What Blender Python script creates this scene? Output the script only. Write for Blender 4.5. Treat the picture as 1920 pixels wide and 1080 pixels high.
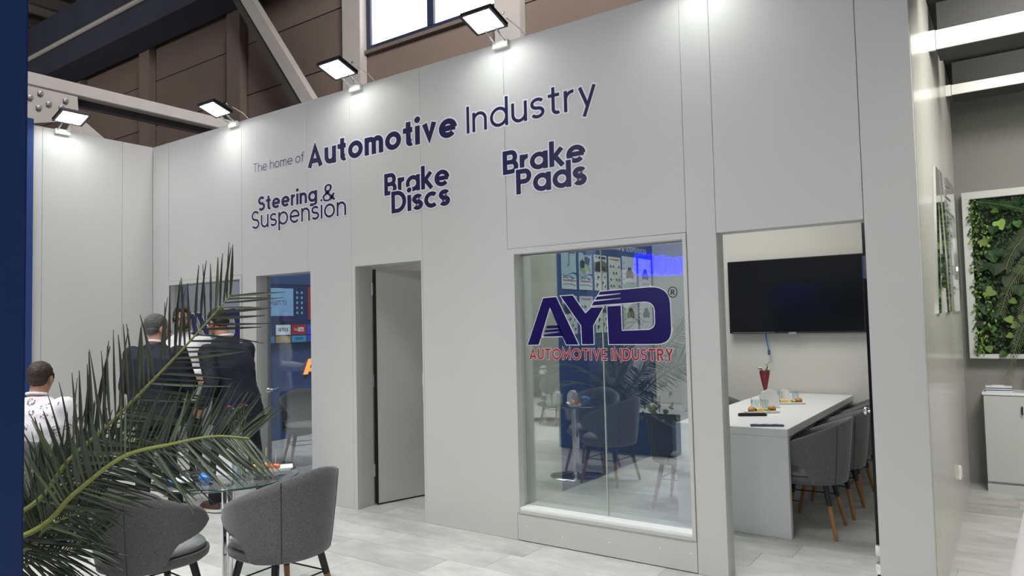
import bpy, bmesh, math, random
from math import sin, cos, pi, radians, sqrt, atan2
from mathutils import Vector, Matrix, Euler
from mathutils.geometry import tessellate_polygon
from mathutils import noise as mnoise

for _o in list(bpy.data.objects):
    bpy.data.objects.remove(_o)
SC = bpy.context.scene
COL = SC.collection
rnd = random.Random(11)

# ------------------------------------------------------------------ camera
cd = bpy.data.cameras.new('camera')
cam = bpy.data.objects.new('camera', cd)
COL.objects.link(cam)
cd.sensor_width = 36.0
cd.lens = 1340.44 / 1920 * 36
cd.clip_start = 0.02
cd.clip_end = 200
_r = Vector((0.81806341, 0.57466149, -0.02316105))
_u = Vector((0.04676834, -0.02633169, 0.99855864))
_f = Vector((-0.57322333, 0.81796749, 0.04841696))
cam.matrix_world = Matrix(((_r.x, _u.x, -_f.x, 0.18152), (_r.y, _u.y, -_f.y, -4.38301), (_r.z, _u.z, -_f.z, 1.6), (0, 0, 0, 1)))
SC.camera = cam

# ------------------------------------------------------------------ world, exposure, lights
w = bpy.data.worlds.new('world')
SC.world = w
w.use_nodes = True
w.node_tree.nodes['Background'].inputs[0].default_value = (0.92, 0.96, 1.0, 1)
w.node_tree.nodes['Background'].inputs[1].default_value = 0.09
SC.view_settings.view_transform = 'Standard'
SC.view_settings.look = 'None'
SC.view_settings.exposure = 0.0
SC.view_settings.gamma = 1.0
SC.view_settings.use_curve_mapping = False

def area(name, loc, target, sx, sy, power, color=(1, 1, 1), spread=180):
    l = bpy.data.lights.new(name, 'AREA')
    l.shape = 'RECTANGLE'
    l.size, l.size_y = sx, sy
    l.energy = power
    l.color = color
    l.spread = radians(spread)
    o = bpy.data.objects.new(name, l)
    COL.objects.link(o)
    o.location = loc
    d = Vector(target) - Vector(loc)
    o.rotation_euler = d.to_track_quat('-Z', 'Y').to_euler()
    return o

# hall lamps high over the aisle, plus unseen added fills
area('hall_lamp_or_fill', (-3.4, -4.1, 7.4), (-3.4, -3.7, 0), 6.5, 2.0, 250, (1.0, 0.985, 0.95), 84)
area('hall_lamp_or_fill', (-3.2, -9.5, 3.5), (-3.4, 0, 1.0), 7.0, 1.0, 170, (1.0, 0.985, 0.96), 130)  # low frontal fill, added to brighten the lower front wall
area('hall_lamp_or_fill', (-1.0, -9.0, 7.2), (-1.0, -9.0, 0), 6.0, 4.0, 160, (1.0, 0.98, 0.95), 120)
area('hall_lamp_or_fill', (-9.5, -5.5, 7.2), (-9.5, -5.5, 0), 4.0, 4.0, 230, (1.0, 0.98, 0.95), 120)
area('hall_lamp_or_fill', (-3.0, 0.5, 11.5), (-12.0, 7.0, 6.0), 3.0, 3.0, 720, (1.0, 0.95, 0.92), 120)  # fill added above the stand to lift the dark hall wall
area('hall_lamp_or_fill', (-20.0, -5.0, 6.5), (-26.0, 3.0, 12.4), 2.0, 2.0, 380, (1.0, 0.95, 0.9), 130)  # upward fill added to brighten the hall roof, no lamp there
# ceiling lamps of the rooms behind the front wall
area('meeting_room_lamp', (-2.1, 1.9, 3.55), (-2.1, 1.9, 0), 1.4, 1.6, 54, (1.0, 0.985, 0.93), 150)
area('corridor_lamp', (-4.2, 2.2, 3.55), (-4.2, 2.2, 0), 0.8, 1.6, 9, (1.0, 0.97, 0.9), 160)
area('left_room_lamp', (-6.8, 2.0, 3.55), (-6.8, 2.0, 0), 1.6, 1.2, 15, (0.95, 0.98, 1.0), 160)
# strip lamps of the niche at the right, and one added fill
area('niche_lamp_or_fill', (0.75, 0.55, 3.62), (0.75, 2.2, 2.9), 1.6, 0.15, 13, (1.0, 0.98, 0.9), 170)
area('niche_lamp_or_fill', (0.75, 2.05, 3.62), (0.75, 3.6, 3.0), 1.6, 0.15, 12, (1.0, 0.98, 0.9), 170)
area('niche_lamp_or_fill', (0.9, 0.2, 3.5), (0.6, 2.4, 0.4), 1.0, 1.0, 62, (1.0, 0.98, 0.92), 150)  # square fill added to brighten the glossy side wall, not a strip

# ------------------------------------------------------------------ materials
MATS = {}
def mat(name, color, rough=0.5, metal=0.0, var=0.0, scale=8.0, bump=0.0, bscale=40.0, emit=0.0, spec=0.5, coat=0.0, detail=4.0, rand=0.0, world=False):
    if name in MATS:
        return MATS[name]
    m = bpy.data.materials.new(name)
    m.use_nodes = True
    nt = m.node_tree
    b = nt.nodes['Principled BSDF']
    b.inputs['Base Color'].default_value = (*color, 1)
    b.inputs['Roughness'].default_value = rough
    b.inputs['Metallic'].default_value = metal
    b.inputs['Specular IOR Level'].default_value = spec
    b.inputs['Coat Weight'].default_value = coat
    b.inputs['Coat Roughness'].default_value = 0.06
    m.diffuse_color = (*color, 1)
    if emit:
        b.inputs['Emission Color'].default_value = (*color, 1)
        b.inputs['Emission Strength'].default_value = emit
    if var or bump or rand:
        tc = nt.nodes.new('ShaderNodeTexCoord')
        src = tc.outputs['Object']
        if world:
            src = nt.nodes.new('ShaderNodeNewGeometry').outputs['Position']
    if var or rand:
        mix = nt.nodes.new('ShaderNodeMix')
        mix.data_type = 'RGBA'
        mix.inputs['A'].default_value = (*[c * (1 - var - rand) for c in color], 1)
        mix.inputs['B'].default_value = (*[min(1, c * (1 + var + rand)) for c in color], 1)
        fac = None
        if var:
            n = nt.nodes.new('ShaderNodeTexNoise')
            n.inputs['Scale'].default_value = scale
            n.inputs['Detail'].default_value = detail
            nt.links.new(src, n.inputs['Vector'])
            fac = n.outputs['Fac']
        if rand:
            oi = nt.nodes.new('ShaderNodeObjectInfo')
            if fac is None:
                fac = oi.outputs['Random']
            else:
                mm = nt.nodes.new('ShaderNodeMath')
                mm.operation = 'MULTIPLY_ADD'
                mm.inputs[1].default_value = rand / (rand + var)
                m2 = nt.nodes.new('ShaderNodeMath')
                m2.operation = 'MULTIPLY'
                m2.inputs[1].default_value = var / (rand + var)
                nt.links.new(fac, m2.inputs[0])
                nt.links.new(oi.outputs['Random'], mm.inputs[0])
                nt.links.new(m2.outputs[0], mm.inputs[2])
                fac = mm.outputs[0]
        nt.links.new(fac, mix.inputs['Factor'])
        nt.links.new(mix.outputs['Result'], b.inputs['Base Color'])
    if bump:
        n2 = nt.nodes.new('ShaderNodeTexNoise')
        n2.inputs['Scale'].default_value = bscale
        n2.inputs['Detail'].default_value = 3
        nt.links.new(src, n2.inputs['Vector'])
        bp = nt.nodes.new('ShaderNodeBump')
        bp.inputs['Strength'].default_value = bump
        bp.inputs['Distance'].default_value = 0.004
        nt.links.new(n2.outputs['Fac'], bp.inputs['Height'])
        nt.links.new(bp.outputs['Normal'], b.inputs['Normal'])
    MATS[name] = m
    return m

def glass_mat(name, tint, refl, rough=0.0, edge=0.5):
    """clear sheet: a reflecting share that grows at grazing angles, the rest passes tinted"""
    if name in MATS:
        return MATS[name]
    m = bpy.data.materials.new(name)
    m.use_nodes = True
    nt = m.node_tree
    nt.nodes.remove(nt.nodes['Principled BSDF'])
    out = nt.nodes['Material Output']
    t = nt.nodes.new('ShaderNodeBsdfTransparent')
    t.inputs[0].default_value = (*tint, 1)
    g = nt.nodes.new('ShaderNodeBsdfGlossy')
    g.inputs['Roughness'].default_value = rough
    lw = nt.nodes.new('ShaderNodeLayerWeight')
    lw.inputs['Blend'].default_value = 0.25
    mr = nt.nodes.new('ShaderNodeMapRange')
    mr.inputs['To Min'].default_value = refl
    mr.inputs['To Max'].default_value = edge
    nt.links.new(lw.outputs['Facing'], mr.inputs['Value'])
    mx = nt.nodes.new('ShaderNodeMixShader')
    nt.links.new(mr.outputs[0], mx.inputs[0])
    nt.links.new(t.outputs[0], mx.inputs[1])
    nt.links.new(g.outputs[0], mx.inputs[2])
    nt.links.new(mx.outputs[0], out.inputs[0])
    MATS[name] = m
    return m

def M(n):
    return MATS[n]

mat('panel', (0.60, 0.605, 0.585), 0.42, var=0.02, scale=1.2, bump=0.03, bscale=120, world=True)
mat('panel_core', (0.56, 0.565, 0.55), 0.5)
mat('inner_wall', (0.62, 0.615, 0.57), 0.6, var=0.015, scale=2, world=True)
mat('white_trim', (0.88, 0.89, 0.89), 0.35)
mat('navy_wall', (0.045, 0.085, 0.24), 0.45, var=0.03, scale=2)
mat('blue_panel', (0.018, 0.052, 0.20), 0.45, var=0.04, scale=2, spec=0.4)
mat('navy_vinyl', (0.022, 0.019, 0.078), 0.32, spec=0.5)
mat('halo_vinyl', (0.80, 0.81, 0.84), 0.4)
mat('logo_blue', (0.011, 0.004, 0.098), 0.3, spec=0.3)
mat('logo_red', (0.38, 0.02, 0.03), 0.35, spec=0.3)
mat('chrome', (0.82, 0.83, 0.85), 0.06, 1.0)
mat('brushed', (0.55, 0.56, 0.58), 0.28, 1.0)
mat('black_metal', (0.012, 0.013, 0.016), 0.4, 0.0)
mat('black_gloss', (0.004, 0.005, 0.008), 0.16, spec=0.3)
mat('black_plastic', (0.012, 0.012, 0.014), 0.35)
mat('wood', (0.33, 0.165, 0.06), 0.45, var=0.35, scale=22, detail=6)
mat('white_table', (0.74, 0.755, 0.76), 0.35)
mat('porcelain', (0.86, 0.86, 0.85), 0.2)
mat('paper', (0.84, 0.84, 0.84), 0.7, var=0.03, scale=30)
mat('bun', (0.52, 0.24, 0.065), 0.35, var=0.3, scale=30)
mat('cheese', (0.80, 0.56, 0.14), 0.45, var=0.25, scale=40)
mat('patty', (0.10, 0.05, 0.03), 0.6, var=0.4, scale=60)
mat('lettuce', (0.25, 0.45, 0.04), 0.45, var=0.3, scale=50)
mat('tomato', (0.60, 0.10, 0.03), 0.3, var=0.2, scale=40)
mat('stick', (0.72, 0.55, 0.33), 0.6)
mat('blue_wrap', (0.05, 0.22, 0.72), 0.25, var=0.5, scale=28)
mat('blue_white_wrap', (0.55, 0.66, 0.85), 0.3, var=0.5, scale=22)
mat('leaf_palm', (0.026, 0.037, 0.019), 0.42, rand=0.5, spec=0.45)
mat('leaf_palm_pale', (0.085, 0.105, 0.050), 0.42, rand=0.3)
mat('rachis', (0.17, 0.20, 0.045), 0.45)
mat('dry_leaf', (0.30, 0.22, 0.11), 0.6)
mat('soil', (0.03, 0.022, 0.016), 0.9, var=0.4, scale=40)
mat('leaf_dark', (0.012, 0.042, 0.011), 0.5, rand=0.5, spec=0.25)
mat('leaf_mid', (0.045, 0.115, 0.018), 0.5, rand=0.45, spec=0.25)
mat('leaf_light', (0.16, 0.25, 0.05), 0.5, rand=0.35, spec=0.25)
mat('frame_grey', (0.56, 0.57, 0.55), 0.4)
mat('moss', (0.012, 0.018, 0.010), 0.9, var=0.5, scale=60)
mat('hall_wall', (0.155, 0.118, 0.098), 0.85, var=0.10, scale=0.9, rand=0.10, world=True)
mat('hall_dark', (0.030, 0.034, 0.055), 0.8, var=0.3, scale=0.7)
mat('hall_roof', (0.22, 0.19, 0.16), 0.9, var=0.3, scale=0.5)
mat('steel_paint', (0.40, 0.38, 0.36), 0.55, var=0.12, scale=3)
mat('steel_dark', (0.06, 0.055, 0.055), 0.6)
mat('bolt_steel', (0.22, 0.22, 0.23), 0.4, 0.6)
mat('window_frame', (0.02, 0.028, 0.06), 0.5)
mat('flood_black', (0.018, 0.018, 0.022), 0.4)
mat('ceiling_grey', (0.042, 0.042, 0.041), 0.8)
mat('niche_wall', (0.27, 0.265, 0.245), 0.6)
mat('white_beam', (0.80, 0.80, 0.76), 0.45)
mat('cabinet_grey', (0.50, 0.51, 0.51), 0.4)
mat('suit', (0.004, 0.0056, 0.019), 0.75, var=0.25, scale=6, bump=0.25, bscale=14)
mat('trouser', (0.004, 0.0045, 0.009), 0.8, var=0.25, scale=6, bump=0.25, bscale=14)
mat('white_cloth', (0.78, 0.78, 0.80), 0.75, var=0.04, scale=8, bump=0.35, bscale=10)
mat('skin', (0.47, 0.255, 0.175), 0.5, var=0.10, scale=14)
mat('skin_tan', (0.40, 0.20, 0.125), 0.5, var=0.10, scale=14)
mat('hair_dark', (0.014, 0.010, 0.008), 0.6, var=0.4, scale=60, bump=0.8, bscale=120)
mat('hair_brown', (0.035, 0.022, 0.014), 0.6, var=0.4, scale=60, bump=0.8, bscale=120)
mat('hair_grey', (0.10, 0.098, 0.095), 0.7, var=0.55, scale=55, bump=0.8, bscale=120)
mat('eye_white', (0.8, 0.8, 0.78), 0.2)
mat('eye_dark', (0.02, 0.012, 0.008), 0.15)
mat('lip', (0.36, 0.13, 0.10), 0.45)
mat('leather', (0.02, 0.015, 0.012), 0.4)
mat('sole', (0.75, 0.73, 0.68), 0.6)
mat('brown_shoe', (0.09, 0.045, 0.03), 0.5)
mat('lanyard', (0.03, 0.10, 0.50), 0.5)
mat('bouquet_wrap', (0.20, 0.018, 0.030), 0.35, var=0.4, scale=40)
mat('petal_yellow', (0.75, 0.45, 0.04), 0.5)
mat('petal_white', (0.75, 0.78, 0.66), 0.5)
mat('petal_red', (0.30, 0.02, 0.04), 0.5)
mat('stem_green', (0.10, 0.15, 0.06), 0.5, var=0.3, scale=30)
mat('poster_ice', (0.42, 0.55, 0.64), 0.4, var=0.06, scale=5)
mat('poster_white', (0.72, 0.76, 0.77), 0.4)
mat('poster_navy', (0.03, 0.07, 0.16), 0.4)
mat('poster_dark', (0.035, 0.04, 0.045), 0.4, var=0.4, scale=20)
mat('poster_brown', (0.20, 0.16, 0.14), 0.4, var=0.35, scale=14)
mat('poster_green', (0.34, 0.52, 0.42), 0.4)
mat('poster_blue', (0.10, 0.26, 0.40), 0.4)
mat('poster_red', (0.48, 0.05, 0.06), 0.4)
mat('poster_lime', (0.36, 0.42, 0.05), 0.4)
mat('daylight', (1.0, 0.995, 0.97), 0.5, emit=3.0)
mat('flood_led', (1.0, 1.0, 0.97), 0.5, emit=22.0)
mat('blue_led', (0.0, 0.0, 1.0), 0.5, emit=10.0)
mat('orange_led', (1.0, 0.36, 0.09), 0.5, emit=1.25)
mat('screen_navy', (0.010, 0.025, 0.10), 0.3, emit=0.19)
mat('screen_blue', (0.05, 0.15, 0.42), 0.3, emit=0.21)
mat('screen_pale', (0.22, 0.38, 0.62), 0.3, emit=0.21)
mat('screen_red', (0.35, 0.02, 0.03), 0.3, emit=0.21)
mat('screen_amber', (0.36, 0.23, 0.05), 0.3, emit=0.19)
mat('screen_cyan', (0.05, 0.28, 0.50), 0.3, emit=0.19)
mat('screen_violet', (0.05, 0.06, 0.55), 0.3, emit=0.21)
mat('screen_white', (0.62, 0.68, 0.75), 0.3, emit=0.19)
mat('screen_ink', (0.015, 0.02, 0.05), 0.3, emit=0.02)
mat('red_banner', (0.50, 0.02, 0.03), 0.4)
mat('brown_goods', (0.16, 0.10, 0.08), 0.7, var=0.4, scale=3)
mat('stand_white', (0.55, 0.55, 0.58), 0.6)
mat('white_shell', (0.86, 0.83, 0.83), 0.35)
mat('outlet_white', (0.82, 0.82, 0.78), 0.3)
mat('rubber', (0.01, 0.01, 0.01), 0.6)
mat('remote_blue', (0.09, 0.10, 0.22), 0.3, var=0.5, scale=60)
glass_mat('window_glass', (0.86, 0.93, 0.92), 0.27, edge=0.75)
glass_mat('door_glass', (0.86, 0.92, 0.94), 0.03, edge=0.5)
glass_mat('table_glass', (0.88, 0.95, 0.94), 0.10, edge=0.75)
glass_mat('tumbler_glass', (0.93, 0.97, 0.97), 0.12, edge=0.8)
glass_mat('pattern_glass', (0.92, 0.975, 0.985), 0.14, edge=0.8)
mat('glass_edge', (0.02, 0.10, 0.09), 0.15, spec=0.6)
mat('glass_edge_pale', (0.42, 0.52, 0.48), 0.25)

def fabric(name, dark, light):
    m = bpy.data.materials.new(name)
    m.use_nodes = True
    nt = m.node_tree
    b = nt.nodes['Principled BSDF']
    b.inputs['Roughness'].default_value = 0.85
    b.inputs['Sheen Weight'].default_value = 0.35
    b.inputs['Sheen Roughness'].default_value = 0.4
    b.inputs['Specular IOR Level'].default_value = 0.2
    tc = nt.nodes.new('ShaderNodeTexCoord')
    n = nt.nodes.new('ShaderNodeTexNoise')
    n.inputs['Scale'].default_value = 430
    n.inputs['Detail'].default_value = 2
    n2 = nt.nodes.new('ShaderNodeTexNoise')
    n2.inputs['Scale'].default_value = 140
    nt.links.new(tc.outputs['Object'], n.inputs['Vector'])
    nt.links.new(tc.outputs['Object'], n2.inputs['Vector'])
    ad = nt.nodes.new('ShaderNodeMath')
    ad.operation = 'MULTIPLY_ADD'
    ad.inputs[1].default_value = 0.3
    nt.links.new(n2.outputs['Fac'], ad.inputs[0])
    nt.links.new(n.outputs['Fac'], ad.inputs[2])
    r = nt.nodes.new('ShaderNodeValToRGB')
    r.color_ramp.elements[0].position = 0.42
    r.color_ramp.elements[0].color = (*dark, 1)
    r.color_ramp.elements[1].position = 0.86
    r.color_ramp.elements[1].color = (*light, 1)
    nt.links.new(ad.outputs[0], r.inputs[0])
    nt.links.new(r.outputs[0], b.inputs['Base Color'])
    bp = nt.nodes.new('ShaderNodeBump')
    bp.inputs['Strength'].default_value = 0.3
    bp.inputs['Distance'].default_value = 0.002
    nt.links.new(n.outputs['Fac'], bp.inputs['Height'])
    nt.links.new(bp.outputs['Normal'], b.inputs['Normal'])
    MATS[name] = m
fabric('chair_fabric', (0.048, 0.049, 0.053), (0.22, 0.22, 0.23))
fabric('chair_pad', (0.12, 0.122, 0.128), (0.38, 0.385, 0.39))

def floor_mat():
    m = bpy.data.materials.new('floor_vinyl')
    m.use_nodes = True
    nt = m.node_tree
    b = nt.nodes['Principled BSDF']
    b.inputs['Roughness'].default_value = 0.42
    b.inputs['Specular IOR Level'].default_value = 0.4
    geo = nt.nodes.new('ShaderNodeNewGeometry')
    oi = nt.nodes.new('ShaderNodeObjectInfo')
    # shift the print by tile
    add = nt.nodes.new('ShaderNodeVectorMath')
    add.operation = 'MULTIPLY_ADD'
    add.inputs[1].default_value = (37, 11, 5)
    nt.links.new(oi.outputs['Random'], add.inputs[0])
    nt.links.new(geo.outputs['Position'], add.inputs[2])
    mp = nt.nodes.new('ShaderNodeMapping')
    mp.inputs['Scale'].default_value = (1.0, 2.3, 1.0)
    nt.links.new(add.outputs[0], mp.inputs['Vector'])
    n = nt.nodes.new('ShaderNodeTexNoise')
    n.inputs['Scale'].default_value = 2.2
    n.inputs['Detail'].default_value = 6
    n.inputs['Roughness'].default_value = 0.62
    nt.links.new(mp.outputs[0], n.inputs['Vector'])
    mm = nt.nodes.new('ShaderNodeMath')
    mm.operation = 'MULTIPLY_ADD'
    mm.inputs[1].default_value = 0.20
    nt.links.new(oi.outputs['Random'], mm.inputs[0])
    nt.links.new(n.outputs['Fac'], mm.inputs[2])
    r = nt.nodes.new('ShaderNodeValToRGB')
    r.color_ramp.elements[0].position = 0.33
    r.color_ramp.elements[0].color = (0.34, 0.345, 0.335, 1)
    r.color_ramp.elements[1].position = 0.80
    r.color_ramp.elements[1].color = (0.62, 0.625, 0.61, 1)
    nt.links.new(mm.outputs[0], r.inputs[0])
    nt.links.new(r.outputs[0], b.inputs['Base Color'])
    MATS['floor_vinyl'] = m
floor_mat()

def gloss_wall_mat():
    m = mat('gloss_wall', (0.62, 0.61, 0.565), 0.26, spec=0.5, coat=0.18)
    return m
gloss_wall_mat()

def print_shirt():
    m = bpy.data.materials.new('printed_cloth')
    m.use_nodes = True
    nt = m.node_tree
    b = nt.nodes['Principled BSDF']
    b.inputs['Roughness'].default_value = 0.8
    tc = nt.nodes.new('ShaderNodeTexCoord')
    v = nt.nodes.new('ShaderNodeTexVoronoi')
    v.inputs['Scale'].default_value = 11.5
    v.inputs['Randomness'].default_value = 0.55
    nt.links.new(tc.outputs['Object'], v.inputs['Vector'])
    n = nt.nodes.new('ShaderNodeTexNoise')
    n.inputs['Scale'].default_value = 70
    n.inputs['Detail'].default_value = 2
    nt.links.new(tc.outputs['Object'], n.inputs['Vector'])
    lt = nt.nodes.new('ShaderNodeMath'); lt.operation = 'LESS_THAN'; lt.inputs[1].default_value = 0.36
    nt.links.new(v.outputs['Distance'], lt.inputs[0])
    gt = nt.nodes.new('ShaderNodeMath'); gt.operation = 'GREATER_THAN'; gt.inputs[1].default_value = 0.515
    nt.links.new(n.outputs['Fac'], gt.inputs[0])
    mu = nt.nodes.new('ShaderNodeMath'); mu.operation = 'MULTIPLY'
    nt.links.new(lt.outputs[0], mu.inputs[0]); nt.links.new(gt.outputs[0], mu.inputs[1])
    mx = nt.nodes.new('ShaderNodeMix'); mx.data_type = 'RGBA'
    mx.inputs['A'].default_value = (0.80, 0.77, 0.79, 1)
    mx.inputs['B'].default_value = (0.16, 0.16, 0.20, 1)
    nt.links.new(mu.outputs[0], mx.inputs['Factor'])
    nt.links.new(mx.outputs['Result'], b.inputs['Base Color'])
    MATS['printed_cloth'] = m
print_shirt()

# ------------------------------------------------------------------ mesh builder
class MB:
    def __init__(s):
        s.v = []; s.f = []; s.m = []
    def add(s, vs, fs, mi=0):
        o = len(s.v)
        s.v += [tuple(p) for p in vs]
        s.f += [[i + o for i in f] for f in fs]
        s.m += [mi] * len(fs)
        return s
    def box(s, x0, x1, y0, y1, z0, z1, mi=0, rot=None, about=None):
        vs = [Vector(p) for p in ((x0, y0, z0), (x1, y0, z0), (x1, y1, z0), (x0, y1, z0), (x0, y0, z1), (x1, y0, z1), (x1, y1, z1), (x0, y1, z1))]
        if rot is not None:
            c = Vector(about) if about is not None else Vector(((x0 + x1) / 2, (y0 + y1) / 2, (z0 + z1) / 2))
            vs = [rot @ (p - c) + c for p in vs]
        return s.add(vs, [(0, 3, 2, 1), (4, 5, 6, 7), (0, 1, 5, 4), (1, 2, 6, 5), (2, 3, 7, 6), (3, 0, 4, 7)], mi)
    def tube(s, pts, rad, n=8, mi=0, cap=True):
        pts = [Vector(p) for p in pts]
        k = len(pts)
        rads = rad if isinstance(rad, (list, tuple)) else [rad] * k
        vs = []; fs = []
        up = Vector((0, 0, 1))
        a = None
        for i, p in enumerate(pts):
            t = (pts[min(i + 1, k - 1)] - pts[max(i - 1, 0)])
            if t.length < 1e-9:
                t = Vector((0, 0, 1))
            t.normalize()
            if a is None:
                a = t.cross(up if abs(t.z) < 0.95 else Vector((1, 0, 0)))
            a = a - t * a.dot(t)
            a.normalize()
            b = t.cross(a)
            for j in range(n):
                q = 2 * pi * j / n
                vs.append(p + (a * cos(q) + b * sin(q)) * rads[i])
        for i in range(k - 1):
            for j in range(n):
                j2 = (j + 1) % n
                fs.append((i * n + j, i * n + j2, (i + 1) * n + j2, (i + 1) * n + j))
        if cap:
            fs.append(tuple(reversed(range(n))))
            fs.append(tuple((k - 1) * n + j for j in range(n)))
        return s.add(vs, fs, mi)
    def lathe(s, prof, n=24, c=(0, 0, 0), mi=0, cap=True):
        vs = []; fs = []
        for r, z in prof:
            for j in range(n):
                q = 2 * pi * j / n
                vs.append((c[0] + r * cos(q), c[1] + r * sin(q), c[2] + z))
        for i in range(len(prof) - 1):
            for j in range(n):
                j2 = (j + 1) % n
                fs.append((i * n + j, i * n + j2, (i + 1) * n + j2, (i + 1) * n + j))
        if cap:
            fs.append(tuple(reversed(range(n))))
            k = len(prof) - 1
            fs.append(tuple(k * n + j for j in range(n)))
        return s.add(vs, fs, mi)
    def ell(s, c, r, rot=None, n=14, m=9, mi=0):
        vs = [];fs = []
        c = Vector(c)
        for i in range(m + 1):
            a = pi * i / m
            for j in range(n):
                q = 2 * pi * j / n
                p = Vector((r[0] * sin(a) * cos(q), r[1] * sin(a) * sin(q), -r[2] * cos(a)))
                if rot is not None:
                    p = rot @ p
                vs.append(c + p)
        for i in range(m):
            for j in range(n):
                j2 = (j + 1) % n
                fs.append((i * n + j, i * n + j2, (i + 1) * n + j2, (i + 1) * n + j))
        return s.add(vs, fs, mi)
    def cap(s, p0, p1, r0, r1, n=12, mi=0):
        """tapered capsule"""
        p0 = Vector(p0); p1 = Vector(p1)
        d = p1 - p0
        L = d.length
        if L < 1e-6:
            return s.ell(p0, (r0, r0, r0), mi=mi)
        d.normalize()
        pts = []; rs = []
        for k in range(5):
            a = pi / 2 * (1 - k / 4)
            pts.append(p0 - d * (r0 * sin(a))); rs.append(max(1e-4, r0 * cos(a)))
        for k in range(5):
            a = pi / 2 * k / 4
            pts.append(p1 + d * (r1 * sin(a))); rs.append(max(1e-4, r1 * cos(a)))
        return s.tube(pts, rs, n, mi)
    def prism(s, poly, T, th, mi=0, mi_side=None):
        """polygon of 2-D points, T maps (u,v,w) to 3-D, thickness th along w"""
        n = len(poly)
        vs = [T(u, v, th) for u, v in poly] + [T(u, v, 0) for u, v in poly]
        tris = tessellate_polygon([[Vector((u, v, 0)) for u, v in poly]])
        ar = sum(poly[i][0] * poly[(i + 1) % n][1] - poly[(i + 1) % n][0] * poly[i][1] for i in range(n))
        fs = []
        for t in tris:
            a, b, c = t
            A = (poly[b][0] - poly[a][0]) * (poly[c][1] - poly[a][1]) - (poly[c][0] - poly[a][0]) * (poly[b][1] - poly[a][1])
            t = t if A > 0 else (a, c, b)
            fs.append(tuple(t)); fs.append(tuple(i + n for i in reversed(t)))
        s.add(vs, fs, mi)
        o = len(s.v) - 2 * n
        for i in range(n):
            j = (i + 1) % n
            q = (i, i + n, j + n, j) if ar > 0 else (i, j, j + n, i + n)
            s.f.append([k + o for k in q]); s.m.append(mi if mi_side is None else mi_side)
        return s
    def build(s, name, mats, parent=None, smooth=False, bevel=0.0, loc=None, angle=40):
        me = bpy.data.meshes.new(name)
        me.from_pydata(s.v, [], s.f)
        for m in (mats if isinstance(mats, (list, tuple)) else [mats]):
            me.materials.append(MATS[m])
        if any(s.m):
            me.polygons.foreach_set('material_index', s.m)
        if bevel > 0:
            bm = bmesh.new(); bm.from_mesh(me)
            bmesh.ops.remove_doubles(bm, verts=bm.verts, dist=1e-6)
            es = [e for e in bm.edges if e.is_manifold and e.calc_face_angle(0) > radians(35)]
            bmesh.ops.bevel(bm, geom=es, offset=bevel, segments=2, affect='EDGES', clamp_overlap=True)
            bm.to_mesh(me); bm.free()
        if smooth:
            me.shade_smooth()
            try:
                me.set_sharp_from_angle(angle=radians(angle))
            except Exception:
                pass
        me.update()
        o = bpy.data.objects.new(name, me)
        COL.objects.link(o)
        if parent is not None:
            o.parent = parent
        if loc is not None:
            o.location = loc
        return o

def thing(name, label, cat, loc=(0, 0, 0), rz=0.0, group=None):
    o = bpy.data.objects.new(name, None)
    COL.objects.link(o)
    o.empty_display_size = 0.1
    o.location = loc
    o.rotation_euler = (0, 0, rz)
    o['label'] = label; o['category'] = cat
    if group:
        o['group'] = group
    return o
def tag(o, label, cat, group=None):
    o['label'] = label; o['category'] = cat
    if group:
        o['group'] = group
    return o
def structure(name):
    o = bpy.data.objects.new(name, None)
    COL.objects.link(o)
    o['kind'] = 'structure'
    return o
def st(o):
    o['kind'] = 'structure'
    return o
def dup(root, loc, rz, label=None, group=None):
    r = root.copy(); COL.objects.link(r)
    r.location = loc; r.rotation_euler = (0, 0, rz)
    if label: r['label'] = label
    if group: r['group'] = group
    for ch in list(root.children):
        c = ch.copy(); COL.objects.link(c); c.parent = r
        for g in list(ch.children):
            d = g.copy(); COL.objects.link(d); d.parent = c
    return r

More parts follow.
